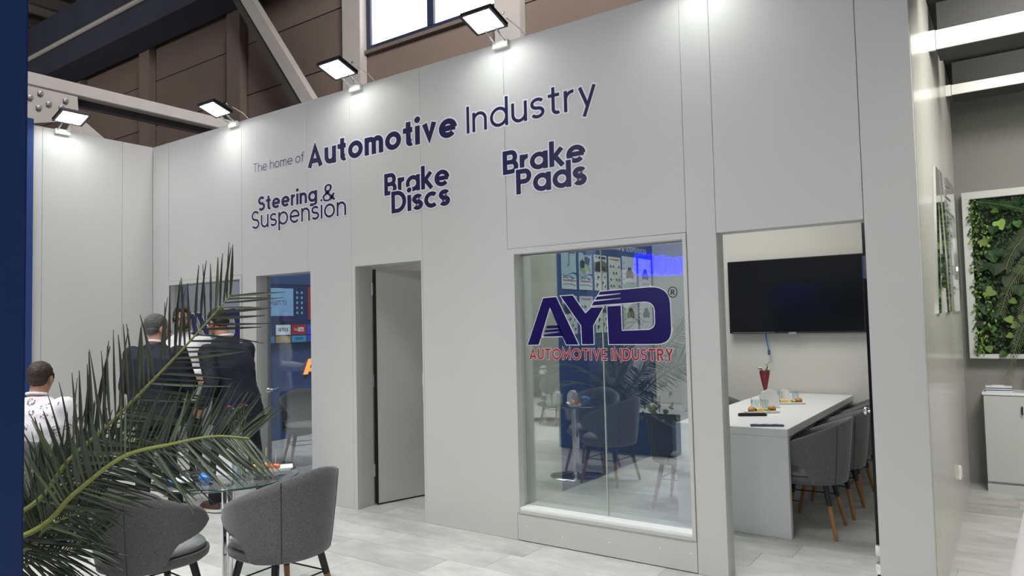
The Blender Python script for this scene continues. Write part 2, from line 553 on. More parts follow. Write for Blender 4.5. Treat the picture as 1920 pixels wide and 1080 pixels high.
# ------------------------------------------------------------------ stroke lettering (cap height 1)
XH = 0.72
def arc(cx, cy, rx, ry, a0, a1, n=None):
    n = n or max(6, int(abs(a1 - a0) / 12))
    return [(cx + rx * cos(radians(a0 + (a1 - a0) * i / n)), cy + ry * sin(radians(a0 + (a1 - a0) * i / n))) for i in range(n + 1)]
def spline(P, n=6):
    out = []
    for i in range(len(P) - 1):
        p0 = P[max(i - 1, 0)]; p1 = P[i]; p2 = P[i + 1]; p3 = P[min(i + 2, len(P) - 1)]
        for k in range(n):
            t = k / n
            out.append(tuple(0.5 * (2 * p1[j] + (p2[j] - p0[j]) * t + (2 * p0[j] - 5 * p1[j] + 4 * p2[j] - p3[j]) * t * t + (3 * p1[j] - p0[j] - 3 * p2[j] + p3[j]) * t ** 3) for j in (0, 1)))
    return out + [P[-1]]
def glyph(ch, w):
    h = w / 2; X = XH
    R = 0.36; ro = R - h; co = X / 2
    st_ = lambda x, a, b: [(x, a), (x, b)]
    def s_(H, W):
        r1 = (H / 2 - h + h * .5) / 2 ; ry = (H - w) / 4; rx = W / 2 - h; cx = W / 2
        return arc(cx, H - h - ry, rx, ry, 28, 270) + arc(cx, h + ry, rx, ry, 90, -152)[1:]
    G = {
     'o': ([arc(R, co, ro, co - h, 0, 360)], 2 * R),
     'e': ([[(h, co), (2 * R - h * .6, co)], arc(R, co, ro, co - h, 0, 318)], 2 * R),
     'c': ([arc(R, co, ro, co - h, 48, 312)], 2 * R - .08),
     'a': ([arc(R, co, ro, co - h, 0, 360), st_(2 * R - h, 0, X)], 2 * R),
     'd': ([arc(R, co, ro, co - h, 0, 360), st_(2 * R - h, 0, 1.04)], 2 * R),
     'p': ([arc(R, co, ro, co - h, 0, 360), st_(h, -.28, X)], 2 * R),
     'g': ([arc(R, co, ro, co - h, 0, 360), [(2 * R - h, X), (2 * R - h, -.02)] + arc(R, -.02, ro, .26 - h, 0, -140)[1:]], 2 * R),
     'b': ([arc(R, co, ro, co - h, 0, 360), st_(h, 0, 1.04)], 2 * R),
     'n': ([st_(h, 0, X), [(h, X * .5)] + arc(.30, X - .30, .30 - h, .30 - h, 180, 0) + [(.60 - h, 0)]], .60),
     'h': ([st_(h, 0, 1.04), [(h, X * .5)] + arc(.30, X - .30, .30 - h, .30 - h, 180, 0) + [(.60 - h, 0)]], .60),
     'm': ([st_(h, 0, X), [(h, X * .5)] + arc(.27, X - .27, .27 - h, .27 - h, 180, 0) + [(.54 - h, 0)], [(.54 - h, X * .5)] + arc(.81 - w, X - .27, .27 - h, .27 - h, 180, 0) + [(1.08 - 1.5 * w, 0)]], 1.08 - w),
     'u': ([st_(.60 - h, 0, X), [(h, X)] + arc(.30, .30, .30 - h, .30 - h, 180, 360) + [(.60 - h, X)]], .60),
     'r': ([st_(h, 0, X), [(h, X * .5)] + arc(.31, X - .31, .31 - h, .31 - h, 180, 82)], .36),
     't': ([[(.13 + h, .95), (.13 + h, .2)] + arc(.13 + .2, .2, .2 - h, .2 - h, 180, 300)[1:], [(0, X - h * .9), (.13 + .28, X - h * .9)]], .44),
     'f': ([[(.12 + h, 0), (.12 + h, .8)] + arc(.12 + .24, .8, .24 - h, .24 - h, 180, 75)[1:], [(0, X - h * .9), (.38, X - h * .9)]], .40),
     'i': ([st_(h, 0, X)], w), 'l': ([st_(h, 0, 1.04)], w),
     'k': ([st_(h, 0, 1.04), [(h, .28), (.54 - h * .6, X)], [(.22, .40), (.60 - h * .8, 0)]], .60),
     'v': ([[(h * 1.1, X), (.31, h * 1.5), (.62 - h * 1.1, X)]], .62),
     'y': ([[(h * 1.1, X), (.325, .05)], [(.62 - h * 1.1, X), (.20, -.28)]], .62),
     's': ([s_(X, .52)], .52),
     'S': ([s_(1.0, .62)], .62),
     'A': ([[(h * 1.1, 0), (.42, 1 - h * 1.5), (.84 - h * 1.1, 0)], [(.18, .27), (.66, .27)]], .84),
     'B': ([st_(h, 0, 1), [(h, 1 - h), (.36, 1 - h)] + arc(.36, 1 - h - (.5 - h) / 2, .26 - h, (.5 - h) / 2, 90, -90)[1:] + [(h, .5)], [(.36, .5)] + arc(.38, .25 + h / 2, .28 - h, (.5 - h) / 2, 90, -90) + [(h, h)]], .66),
     'C': ([arc(.5, .5, .5 - h, .5 - h, 45, 315)], .9),
     'D': ([st_(h, 0, 1), [(h, 1 - h), (.30, 1 - h)] + arc(.30, .5, .46 - h, .5 - h, 90, -90)[1:] + [(h, h)]], .76),
     'E': ([st_(h, 0, 1), [(h, 1 - h), (.55, 1 - h)], [(h, .5), (.5, .5)], [(h, h), (.55, h)]], .55),
     'F': ([st_(h, 0, 1), [(h, 1 - h), (.55, 1 - h)], [(h, .48), (.48, .48)]], .55),
     'G': ([arc(.5, .5, .5 - h, .5 - h, 45, 350) + [(.55, .45)]], 1.0),
     'H': ([st_(h, 0, 1), st_(.7 - h, 0, 1), [(h, .5), (.7 - h, .5)]], .7),
     'I': ([st_(h, 0, 1)], w),
     'K': ([st_(h, 0, 1), [(h, .4), (.62 - h, 1)], [(.25, .55), (.66 - h, 0)]], .66),
     'L': ([st_(h, 0, 1), [(h, h), (.5, h)]], .5),
     'M': ([[(h, 0), (h, 1), (.45, .3), (.9 - h, 1), (.9 - h, 0)]], .9),
     'N': ([[(h, 0), (h, 1), (.72 - h, 0), (.72 - h, 1)]], .72),
     'O': ([arc(.5, .5, .5 - h, .5 - h, 0, 360)], 1.0),
     'P': ([st_(h, 0, 1), [(h, 1 - h), (.36, 1 - h)] + arc(.36, .70, .28 - h, .30 - h, 90, -90)[1:] + [(h, .40 + h)]], .64),
     'R': ([st_(h, 0, 1), [(h, 1 - h), (.36, 1 - h)] + arc(.36, .72, .26 - h, .28 - h, 90, -90)[1:] + [(h, .44 + h)], [(.32, .44), (.64 - h, 0)]], .64),
     'T': ([st_(.33, 0, 1), [(0, 1 - h), (.66, 1 - h)]], .66),
     'U': ([[(h, 1), (h, .34)] + arc(.35, .34, .35 - h, .34 - h, 180, 360) + [(.7 - h, 1)]], .7),
     'V': ([[(h * 1.1, 1), (.39, h * 1.5), (.78 - h * 1.1, 1)]], .78),
     'X': ([[(h, 0), (.66 - h, 1)], [(h, 1), (.66 - h, 0)]], .66),
     'Y': ([[(h, 1), (.36, .45), (.72 - h, 1)], st_(.36, 0, .48)], .72),
     '&': ([spline([(.70, .02), (.46, .30), (.20, .66), (.22, .90), (.36, .97), (.48, .88), (.46, .68), (.22, .46), (.07, .28), (.12, .09), (.30, .03), (.48, .12), (.60, .30), (.66, .44)])], .74),
    }
    return G.get(ch, ([], .3))
def ribbon(mb, pl, w, P, mi=0):
    n = len(pl)
    closed = n > 3 and (Vector(pl[0]) - Vector(pl[-1])).length < 1e-6
    if closed:
        pl = pl[:-1]; n -= 1
    vs = []
    for i in range(n):
        p = Vector(pl[i])
        a = Vector(pl[(i - 1) % n]) if (closed or i > 0) else None
        b = Vector(pl[(i + 1) % n]) if (closed or i < n - 1) else None
        d1 = (p - a).normalized() if a is not None else None
        d2 = (b - p).normalized() if b is not None else None
        if d1 is None: d1 = d2
        if d2 is None: d2 = d1
        n1 = Vector((-d1.y, d1.x)); n2 = Vector((-d2.y, d2.x))
        nn = n1 + n2
        if nn.length < 1e-6: nn = n1
        nn.normalize()
        k = min(2.2, 1 / max(.3, nn.dot(n1)))
        vs.append(P(*(p + nn * w / 2 * k))); vs.append(P(*(p - nn * w / 2 * k)))
    fs = []
    for i in range(n if closed else n - 1):
        j = (i + 1) % n
        fs.append((2 * i + 1, 2 * j + 1, 2 * j, 2 * i))
    mb.add(vs, fs, mi)
def disc(mb, c, r, P, mi=0, n=18):
    mb.add([P(c[0] + r * cos(2 * pi * i / n), c[1] + r * sin(2 * pi * i / n)) for i in range(n)], [tuple(range(n))], mi)
def lay(text, w, gap=0.10):
    x = 0; out = []
    for ch in text:
        if ch == ' ':
            x += .30; continue
        pls, adv = glyph(ch, w)
        out.append((ch, x, pls)); x += adv + gap
    return out, x - gap
def letters(parent, text, w, P3, x0, x1, base, cap, off, halo, mats, gap=0.10, step=.0006):
    items, W = lay(text, w, gap)
    k = (x1 - x0) / W
    for ch, x, pls in items:
        mb = MB()
        for lv, grow in ((0, halo), (1, 0)):
            if lv == 0 and not halo: continue
            for n_, pl in enumerate(pls):
                P = lambda u, v, e_=n_ * .00015 + lv * step + off: P3(x0 + u * k, base + v * cap, e_)
                q = [(a + x, b) for a, b in pl]
                if grow and not (Vector(q[0]) - Vector(q[-1])).length < 1e-6:
                    d = (Vector(q[0]) - Vector(q[1])).normalized() * grow; q[0] = (q[0][0] + d.x, q[0][1] + d.y)
                    d = (Vector(q[-1]) - Vector(q[-2])).normalized() * grow; q[-1] = (q[-1][0] + d.x, q[-1][1] + d.y)
                ribbon(mb, q, w + 2 * grow, P, lv)
            if ch == 'i':
                disc(mb, (x + w / 2, .95), w * .62 + grow, P, lv)
        mb.build('letter', mats, parent)
def write(mb, text, w, P3, x0, x1, base, cap, off=0.0, grow=0.0, mi=0, gap=0.10):
    """text from x0 to x1 (stretched to fit), P3(u,v,w) maps to the surface"""
    items, W = lay(text, w, gap)
    k = (x1 - x0) / W if x1 is not None else cap
    P = lambda u, v: P3(x0 + u * k, base + v * cap, off)
    for ch, x, pls in items:
        for n_, pl in enumerate(pls):
            P = lambda u, v, e_=n_ * .00015: P3(x0 + u * k, base + v * cap, off + e_)
            q = [(a + x, b) for a, b in pl]
            if grow and not (Vector(q[0]) - Vector(q[-1])).length < 1e-6:
                d = (Vector(q[0]) - Vector(q[1])).normalized() * grow; q[0] = (q[0][0] + d.x, q[0][1] + d.y)
                d = (Vector(q[-1]) - Vector(q[-2])).normalized() * grow; q[-1] = (q[-1][0] + d.x, q[-1][1] + d.y)
            ribbon(mb, q, w + 2 * grow, P, mi)
        if ch == 'i':
            disc(mb, (x + w / 2, .95), w * .62 + grow, P, mi)

# ================================================================== SETTING
H = 3.743
OPEN = 2.13
YB = 3.65      # back wall of the stand
# ---- floor: bed plus single vinyl tiles where the photograph shows them
fl_ = MB().box(-32, 6, -14, 7, -0.30, -0.006).build('floor', 'floor_vinyl')
st(fl_)
TW, TD, GAP = 0.92, 0.305, 0.0022
tile_mesh = None
def floor_tile(x, y):
    global tile_mesh
    if tile_mesh is None:
        a, b = TW / 2 - GAP / 2, TD / 2 - GAP / 2
        t = MB().box(-a, a, -b, b, -0.006, 0.0)
        o = t.build('floor_tile', 'floor_vinyl', fl_, loc=(x, y, 0)); tile_mesh = o.data
        return
    o = bpy.data.objects.new('floor_tile', tile_mesh)
    COL.objects.link(o); o.parent = fl_; o.location = (x, y, 0)
nt_ = 0
for j in range(-9, 12):
    y = (j + .5) * TD
    off = rnd.random() * TW
    for i in range(-9, 3):
        x = i * TW + off
        if x < -6.8 + (0 if y < 0 else .6) or x > 1.0 or (x > -.2 and y < -.8): continue
        if -4.9 < x < -3.5 and y > 1.3: continue
        floor_tile(x, y); nt_ += 1

# ---- front wall: a core with the openings and a face of single panels
wf = structure('wall_front')
core = MB()
T0, T1 = 0.05, 0.125
OPS = [(-7.612, -6.268, 0.235, OPEN - .015), (-6.018, -5.189, 0, OPEN - .005), (-4.586, -3.801, 0, OPEN), (-2.865, -1.535, 0.235, OPEN - .015), (-1.323, -0.483, 0, OPEN)]
xs = -7.97
for a, b, z0, z1 in OPS:
    core.box(xs, a, T0, T1, 0, H)
    core.box(a, b, T0, T1, z1, H)
    if z0 > 0: core.box(a, b, T0, T1, 0, z0)
    xs = b
core.box(xs, -0.2405, T0, T1, 0, H)
core.build('core', 'panel_core', wf)
def panel(x0, x1, z0, z1, name='panel', y0=0.0, y1=0.05, m='panel', g=0.0016):
    return MB().box(x0 + g, x1 - g, y0, y1, z0 + g, z1 - g).build(name, m, wf, bevel=0.0012)
def lpanel(poly):
    # poly: outline in (x, z), a panel notched around an opening
    cx_ = sum(p[0] for p in poly) / len(poly)
    return MB().prism(poly, lambda u, v, w_: Vector((u, .05 - w_, v)), .05).build('panel', 'panel', wf)
G_ = .0010
panel(-7.97, -7.63, 0, H)
panel(-7.63, -6.25, OPEN + .022, H)
lpanel([(-6.25 + G_, .001), (-6.018, .001), (-6.018, OPEN - .005), (-5.219 - G_, OPEN - .005), (-5.219 - G_, H - .001), (-6.25 + G_, H - .001)])
lpanel([(-5.219 + G_, OPEN - .005), (-5.189, OPEN - .005), (-5.189, .001), (-4.63 - G_, .001), (-4.63 - G_, H - .001), (-5.219 + G_, H - .001)])
lpanel([(-4.63 + G_, .001), (-4.586, .001), (-4.586, OPEN), (-3.801, OPEN), (-3.801, .001), (-3.783 - G_, .001), (-3.783 - G_, H - .001), (-4.63 + G_, H - .001)])
lpanel([(-3.783 + G_, .001), (-2.887 - G_, .001), (-2.887 - G_, OPEN + .022), (-2.925 - G_, OPEN + .022), (-2.925 - G_, H - .001), (-3.783 + G_, H - .001)])
panel(-2.925, -1.515, OPEN + .022, H)
panel(-1.515, -1.322, 0, H, g=.0008)
panel(-1.322, -0.482, OPEN, H)
panel(-0.482, -0.215, 0, H)
for a, b in ((-7.63, -6.25), (-2.885, -1.515)):
    p = panel(a, b, 0.004, 0.205, 'kick_panel', y0=-0.004)
    for sx in (.06, .28, .55, .82, .97):
        MB().ell((a + (b - a) * sx, -0.005, 0.10 + .02 * sin(sx * 40)), (.006, .003, .006), n=8, m=5).build('screw', 'white_trim', p)
# thin trims around both windows, white sills
for i, (a, b, z0, z1) in enumerate((OPS[0], OPS[3])):
    fr = MB()
    fr.box(a - .018, a + .006, -.012, .06, z0 - .03, z1 + .035)
    fr.box(b - .006, b + .018, -.012, .06, z0 - .03, z1 + .035)
    fr.box(a + .006, b - .006, -.012, .06, z1 - .006, z1 + .035)
    fr.box(a + .006, b - .006, -.012, .03, z0 - .03, z0 - .012)
    win = structure('window_%d' % (i + 1))
    fr.build('window_frame', 'panel', win, bevel=.002)
    MB().box(a + .006, b - .006, -.006, .125, z0 - .012, z0 + .008).build('window_sill', 'white_trim', win, bevel=.002)
    mid = (a + b) / 2 + (.01 if i else -.01)
    for c0, c1 in ((a + .002, mid - .004), (mid + .004, b - .002)):
        MB().box(c0, c1, .098, .108, z0 + .008, z1 - .008).build('glass_pane', 'window_glass', win)
    MB().box(mid - .0035, mid + .0035, .0975, .109, z0 + .008, z1 - .008).build('glass_joint', 'glass_edge_pale', win)
    MB().box(a, b, .085, .122, z1 - .012, z1 - .001).build('glass_channel', 'brushed', win)
# reveals: linings of the three doorways to the depth of the wall
def lining(a, b, z1, d, nm):
    L = MB()
    L.box(a - .03, a, T1, d, 0, z1 + .02); L.box(b, b + .03, T1, d, 0, z1 + .02)
    L.box(a, b, T1, d, z1, z1 + .02)
    return st(L.build(nm, 'panel_core'))
lining(-6.018, -5.189, OPEN - .005, .165, 'trim_1')
lining(-4.586, -3.801, OPEN, .195, 'trim_2')

# ---- left return wall with two upright panels and a blue end post
wl = structure('wall_left')
MB().box(-8.06, -8.0, -1.245, 0.125, 0, H).build('core', 'panel_core', wl)
for y0, y1 in ((-1.245, -1.16), (-1.16, -.35), (-.35, 0.0)):
    MB().box(-8.0, -7.97, y0 + .0012, y1 - .0012, 0.001, H - .001).build('panel', 'panel', wl, bevel=.001)
tag(MB().box(-8.16, -7.94, -1.345, -1.252, 0, 3.80).build('blue_end_post', 'blue_panel', bevel=.004), 'tall blue post closing the end of the grey return wall', 'post')

# ---- rooms behind the front wall
wb = structure('wall_back')
for a, b in ((-8.6, -7.2), (-7.2, -5.9), (-5.9, -4.98), (-4.92, -3.43), (-3.37, -.335)):
    MB().box(a + .001, b - .001, YB, YB + .05, 0, H).build('panel', 'inner_wall', wb)
wm = structure('wall_meeting')      # partition with the posters
MB().box(-3.43, -3.38, .125, 1.45, 0, H).build('panel', 'inner_wall', wm)
MB().box(-3.43, -3.38, 1.45, YB, 0, H).build('printed_panel', 'navy_wall', wm)
wc = structure('wall_corridor')
MB().box(-4.98, -4.92, .19, YB, 0, H).build('panel', 'inner_wall', wc)
wt = structure('wall_television')
MB().box(-8.60, -8.55, .125, YB, 0, H).build('panel', 'navy_wall', wt)

# ---- glossy side wall of the right niche, back wall, ceiling, beams
ws = structure('wall_right')
MB().box(-.335, -.30, .125, YB, 0, H).build('inner_face', 'inner_wall', ws)
MB().box(-.30, -.24, .125, 3.30, 0, H).build('core', 'panel_core', ws)
for y0, y1 in ((0.05, .33), (.33, 2.2), (2.2, 3.30)):
    MB().box(-.24, -.215, y0 + .001, y1 - .001, 0, H - .001).build('glossy_panel', 'gloss_wall', ws)
wn = structure('wall_niche')
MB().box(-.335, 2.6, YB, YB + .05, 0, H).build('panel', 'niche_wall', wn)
MB().box(-.30, -.24, 3.30, YB, 0, H).build('return_panel', 'panel_core', wn)
MB().box(2.6, 2.65, .35, YB + .05, 0, H).build('end_panel', 'panel', wn)  # unseen pale panel, added for the glossy side wall to reflect
cn = st(MB().box(-.30, 2.6, .35, YB, 3.76, 3.82).build('ceiling', 'ceiling_grey'))
for i, (y0, z0, z1) in enumerate(((1.22, 3.395, 3.525), (2.72, 3.455, 3.54))):
    b = st(MB().box(-.17, 2.6, y0, y0 + .02, z0, z1).build('trim_%d' % (4 + i), 'white_beam', bevel=.002))
    MB().box(-.17, 2.6, y0 + .021, y0 + .30, z0 + .004, z1).build('soffit', 'ceiling_grey', b)
    MB().box(-.214, -.173, y0 - .003, y0 + .02, z0 - .004, z1 + .003).build('beam_hanger', 'white_beam', b)
    MB().box(-.16, 2.6, y0 + .03, y0 + .29, z1, z1 + .20).build('upstand', 'ceiling_grey', b)

# ---- the hall behind: precast wall, columns, high windows, roof
HY = 7.0
wh = structure('wall_hall')
zs = [-.3, 1.0, 2.4, 3.75, 5.1, 6.45, 7.8, 9.17, 10.25, 12.9]
xc_ = [-34.5, -30.0, -25.5, -21.1, -16.55, -12.0, -7.65, -3.3, 1.0, 5.6]
for i in range(len(xc_) - 1):
    for k in range(len(zs) - 1):
        a, b = xc_[i], xc_[i + 1]
        if i == 5 and k >= 6:            # window bay
            if k == 6: MB().box(a, b, HY, HY + .2, zs[k] + .01, 7.87).build('hall_panel', 'hall_wall', wh)
            if k == 8: MB().box(a, b, HY, HY + .2, 9.75, zs[-1]).build('hall_panel', 'hall_wall', wh)
            continue
        if i == 6 and k == 6:
            MB().box(a, b, HY, HY + .2, zs[k] + .01, 7.95).build('hall_panel', 'hall_wall', wh); continue
        MB().box(a + .01, b - .01, HY, HY + .2, zs[k] + .015, zs[k + 1] - .015).build('hall_panel', 'hall_wall', wh)
MB().box(-34.5, 5.6, HY + .16, HY + .5, -.3, 7.9).build('backing', 'steel_dark', wh)
MB().box(-34.5, -12, HY + .16, HY + .5, 7.9, 13).build('backing', 'steel_dark', wh)
for i, x in enumerate((-30.0, -25.5, -21.1, -16.55, -12.0, -7.62, -3.3)):
    m_ = 'steel_paint' if i >= 4 else 'hall_wall'
    MB().box(x - .30, x + .30, HY - .22, HY - .01, -.3, 11.4).build('hall_column', m_, wh, bevel=.01)
    if i < 4:
        MB().box(x - .46, x - .34, HY - .12, HY - .01, -.3, 9.6).build('downpipe', 'hall_wall', wh, bevel=.02)
def hall_window(n, x0, x1, z0, z1, mids):
    w_ = structure('window_%d' % n)
    f_ = MB()
    t = .11
    f_.box(x0, x1, HY - .04, HY + .1, z0, z0 + t); f_.box(x0, x1, HY - .04, HY + .1, z1 - t, z1)
    f_.box(x0, x0 + t, HY - .04, HY + .1, z0 + t, z1 - t); f_.box(x1 - t, x1, HY - .04, HY + .1, z0 + t, z1 - t)
    for m_ in mids:
        f_.box(m_ - .09, m_ + .09, HY - .05, HY + .1, z0 + t, z1 - t)
    f_.build('window_frame', 'window_frame', w_)
    e = [x0 + t] + sum([[m_ - .09, m_ + .09] for m_ in mids], []) + [x1 - t]
    for a, b in zip(e[::2], e[1::2]):
        MB().box(a, b, HY + .02, HY + .04, z0 + t, z1 - t).build('window_pane', 'daylight', w_)
hall_window(3, -11.66, -7.92, 7.88, 9.7, (-9.73,))
MB().box(-11.7, -7.9, HY - .10, HY + .1, 7.80, 7.88).build('window_ledge', 'hall_wall', wh)
hall_window(4, -7.30, -3.6, 7.96, 9.7, (-5.4,))
rf = structure('ceiling_hall')
MB().box(-34.5, 5.6, -2.0, HY + .5, 12.9, 13.1).build('roof_deck', 'hall_roof', rf)
for y in (-1.0, 1.0, 3.0, 5.0):
    MB().box(-34.5, 5.6, y - .1, y + .1, 12.5, 12.9).build('purlin', 'steel_dark', rf)
for x in (-31.5, -29.4, -27.3, -25.2):
    MB().box(x - .1, x + .1, -2.0, HY, 12.2, 12.5).build('rafter', 'steel_dark', rf)
MB().box(-34.5, 5.6, HY - 1.2, HY - .3, 10.06, 11.92).build('girder', 'hall_dark', rf)
MB().tube([(-34, HY - 1.26, 10.82), (-10, HY - 1.26, 10.82)], .07, 8).build('conduit', 'steel_paint', rf)
MB().tube([(-34, HY - .08, 10.35), (-13, HY - .08, 10.35)], .035, 6).build('pipe', 'steel_dark', rf)
# long steel beam running towards the hall wall, with bolted gusset plates
bt = thing('roof_beam', 'long pale steel beam with bolted gusset plates crossing over the left corner', 'beam', (-12.0, 0, 5.4))
MB().box(-.14, .06, -6.0, 7.0, 0.0, .20).build('flange', 'steel_paint', bt, bevel=.01)
MB().box(-.22, -.15, -6.0, 7.0, -.12, .14).build('web', 'steel_dark', bt)
def plate(poly, nm, x=0.0, m='steel_paint', th=.03):
    return MB().prism(poly, lambda u, v, w_: Vector((x + w_, u, v)), th).build(nm, m, bt)
gp = plate([(-.6, .0), (.92, .0), (.94, -.33), (.86, -.42), (.15, -.62), (-.05, -.35), (-.6, -.3)], 'gusset_plate')
for u, v in ((.50, -.10), (.36, -.20), (.62, -.24), (.48, -.33), (.86, -.13), (.80, -.25)):
    MB().lathe([(.042, 0), (.042, .03), (.02, .035)], 6).build('bolt', 'bolt_steel', gp, loc=(.035, u - .12, v)).rotation_euler = (0, pi / 2, 0)
plate([(.9, -.30), (1.02, -.36), (1.62, -.78), (1.62, -1.1), (.55, -1.1)], 'brace_plate', -.04)
MB().tube([(.06, -.2, -.28), (.06, .18, -.62)], .03, 6).build('rod', 'steel_dark', bt)
MB().box(-.05, .10, -.7, .05, -.62, -.36, rot=Matrix.Rotation(radians(-38), 3, 'X')).build('brace_stub', 'steel_dark', bt)
BR0 = Vector((-15.17, 6.3, 9.86)); BR1 = Vector((-12.85, 6.3, 6.79))
db = thing('roof_brace', 'pale diagonal steel brace slanting down behind the grey front wall', 'beam', BR0)
d_ = BR1 - BR0; L_ = d_.length
R_ = Matrix.Rotation(atan2(-d_.z, d_.x), 3, 'Y')
MB().box(-1.6, L_ + 1.6, -.1, .1, -.16, .16, rot=R_, about=(0, 0, 0)).build('top_flange', 'steel_paint', db)
MB().box(-1.6, L_ + 1.6, -.06, .30, -.40, -.165, rot=R_, about=(0, 0, 0)).build('web', 'steel_dark', db)
# hall behind the camera (met only in reflections): far wall and neighbouring stands
wf2 = structure('wall_aisle')
for i in range(6):
    MB().box(-20 + i * 4, -16.02 + i * 4, -13.6, -13.4, 0, 9).build('hall_panel', 'hall_wall', wf2)

# ================================================================== LETTERING ON THE FRONT WALL
PF = lambda u, v, o: Vector((u, -0.0016 - o, v))
def word(parent, text, w, x0, x1, base, cap, lvl=0, halo=.05, name='word', P=PF, ink='navy_vinyl', ring='halo_vinyl', gap=.10, step=.0006):
    letters(parent, text, w, P, x0, x1, base, cap, lvl * .0012, halo, [ring, ink], gap, step)
s1 = thing('slogan_lettering', 'long slogan of thin and bold navy letters along the top of the grey wall', 'lettering', group='navy lettering on the front wall')
word(s1, 'The home of', .105, -6.052, -5.262, 3.172, .094, halo=.04)
word(s1, 'Automotive', .205, -5.215, -3.389, 3.098, .219, gap=.085)
word(s1, 'Industry', .115, -3.290, -2.133, 3.098, .214, gap=.13)
s2 = thing('steering_lettering', 'two stacked navy words with an ampersand at the left of the wall lettering', 'lettering', group='navy lettering on the front wall')
word(s2, 'Steering', .19, -5.975, -5.079, 2.772, .148, gap=.08)
word(s2, '&', .115, -5.010, -4.830, 2.757, .152)
word(s2, 'Suspension', .115, -6.082, -4.688, 2.600, .182, lvl=1, gap=.11)
s3 = thing('discs_lettering', 'two stacked bold navy words, the second reading Discs', 'lettering', group='navy lettering on the front wall')
word(s3, 'Brake', .19, -4.206, -3.476, 2.714, .188, gap=.06)
word(s3, 'Discs', .19, -4.124, -3.473, 2.552, .187, lvl=1, gap=.06)
s4 = thing('pads_lettering', 'two stacked bold navy words, the second reading Pads', 'lettering', group='navy lettering on the front wall')
word(s4, 'Brake', .19, -2.948, -2.231, 2.720, .180, gap=.06)
word(s4, 'Pads', .19, -2.828, -2.226, 2.556, .187, lvl=1, gap=.06)

# ================================================================== LOGO (letters as outlines; 1 unit = logo width)
LG_A1 = [(275, 1018), (437, 637), (500, 634), (500, 712), (383, 1016)]
LG_A2 = [(500, 634), (562, 632), (757, 1016), (645, 1016), (612, 948), (580, 884), (499, 712)]
LG_S = [[(470, 863), (582, 860), (592, 884), (458, 884)], [(449, 900), (592, 888), (604, 910), (442, 915)], [(441, 935), (604, 914), (622, 950), (428, 950)]]
LG_Y = [(605, 627), (715, 625), (827, 772), (880, 728), (985, 728), (893, 868), (893, 1012), (790, 1014), (787, 868)]
def _bez(a, b, c, n=6):
    return [tuple((1 - t) ** 2 * a[k] + 2 * t * (1 - t) * b[k] + t * t * c[k] for k in (0, 1)) for t in [i / n for i in range(n + 1)]]
LG_D = ([(1025, 1013), (1020, 723), (1135, 720), (1138, 912)] + _bez((1355, 908), (1412, 900), (1412, 845)) + _bez((1412, 765), (1405, 698), (1330, 697)) +
        [(885, 712), (906, 681), (1135, 668), (1135, 660), (914, 669), (936, 645), (1135, 632), (1135, 624), (946, 632), (962, 607), (1370, 592)] +
        _bez((1370, 592), (1530, 590), (1532, 720)) + [(1535, 900)] + _bez((1535, 900), (1535, 1012), (1420, 1012)))
def logo_uv(p):      # 0..1 across, height about 0.36
    x, y = p
    sl = -(x - 275) * .004
    return (x - 275) / 1260.0, (1016 - y) / 1260.0 * 1.0
def logo(mb, P, grow=0, mi=0, th=.0015):
    for poly in [LG_A1, LG_A2] + LG_S + [LG_Y, LG_D]:
        q = [logo_uv(p) for p in poly]
        mb.prism(q, P, th, mi)
def logo_lines(mb, P, w, mi=0):
    A = [LG_A1[:3] + [LG_A2[1], LG_A2[2], LG_A2[3], LG_A2[4], (612, 950), (428, 950)], LG_Y, LG_D]
    for poly in A:
        q = [logo_uv(p) for p in poly]
        ribbon(mb, q + [q[0]], w, P, mi)
    ribbon(mb, [logo_uv(p) for p in ((592, 884), (499, 712), (383, 1016), (275, 1018))], w, P, mi)
for k, (wx0, wx1, lz, lh, tz, tx0, tx1, lab) in enumerate(((-2.825, -1.680, 1.432, .385, 1.322, -2.812, -1.672, 'purple and red company logo on the right window of the grey wall'), (-7.555, -6.41, 1.432, .385, 1.322, -7.545, -6.405, 'purple and red company logo on the window behind the standing men'))):
    lg = thing('window_logo', lab, 'logo', group='logos on the windows')
    W_ = wx1 - wx0; kz = lh / (424 / 1260.0)
    mk = lambda d: (lambda u, v, w_=0, o=0: Vector((wx0 + u * W_, .0972 - d - w_, lz + v * kz)))
    mb = MB(); logo_lines(mb, mk(.0002), .010)
    mb.build('pale_outline', 'halo_vinyl', lg)
    mb = MB(); logo(mb, mk(.0004), th=.0008)
    mb.build('letter_mark', 'logo_blue', lg)
    mb = MB(); write(mb, 'AUTOMOTIVE INDUSTRY', .17, lambda u, v, o: Vector((u, .0968 - o, v)), tx0, tx1, tz, .082, 0, .03, gap=.14)
    mb.build('red_line_outline', 'halo_vinyl', lg)
    mb = MB(); write(mb, 'AUTOMOTIVE INDUSTRY', .17, lambda u, v, o: Vector((u, .0964 - o, v)), tx0, tx1, tz, .082, 0, gap=.14)
    mb.build('red_line', 'logo_red', lg)
    mb = MB(); Pr = lambda u, v, o: Vector((wx1 + .018 + u, .0964 - o, lz + .345 + v))
    ribbon(mb, arc(0, 0, .031, .034, 0, 360), .006, lambda u, v: Pr(u, v, 0))
    write(mb, 'R', .18, Pr, -.013, .015, -.018, .036)
    mb.build('registered_mark', 'black_plastic', lg)

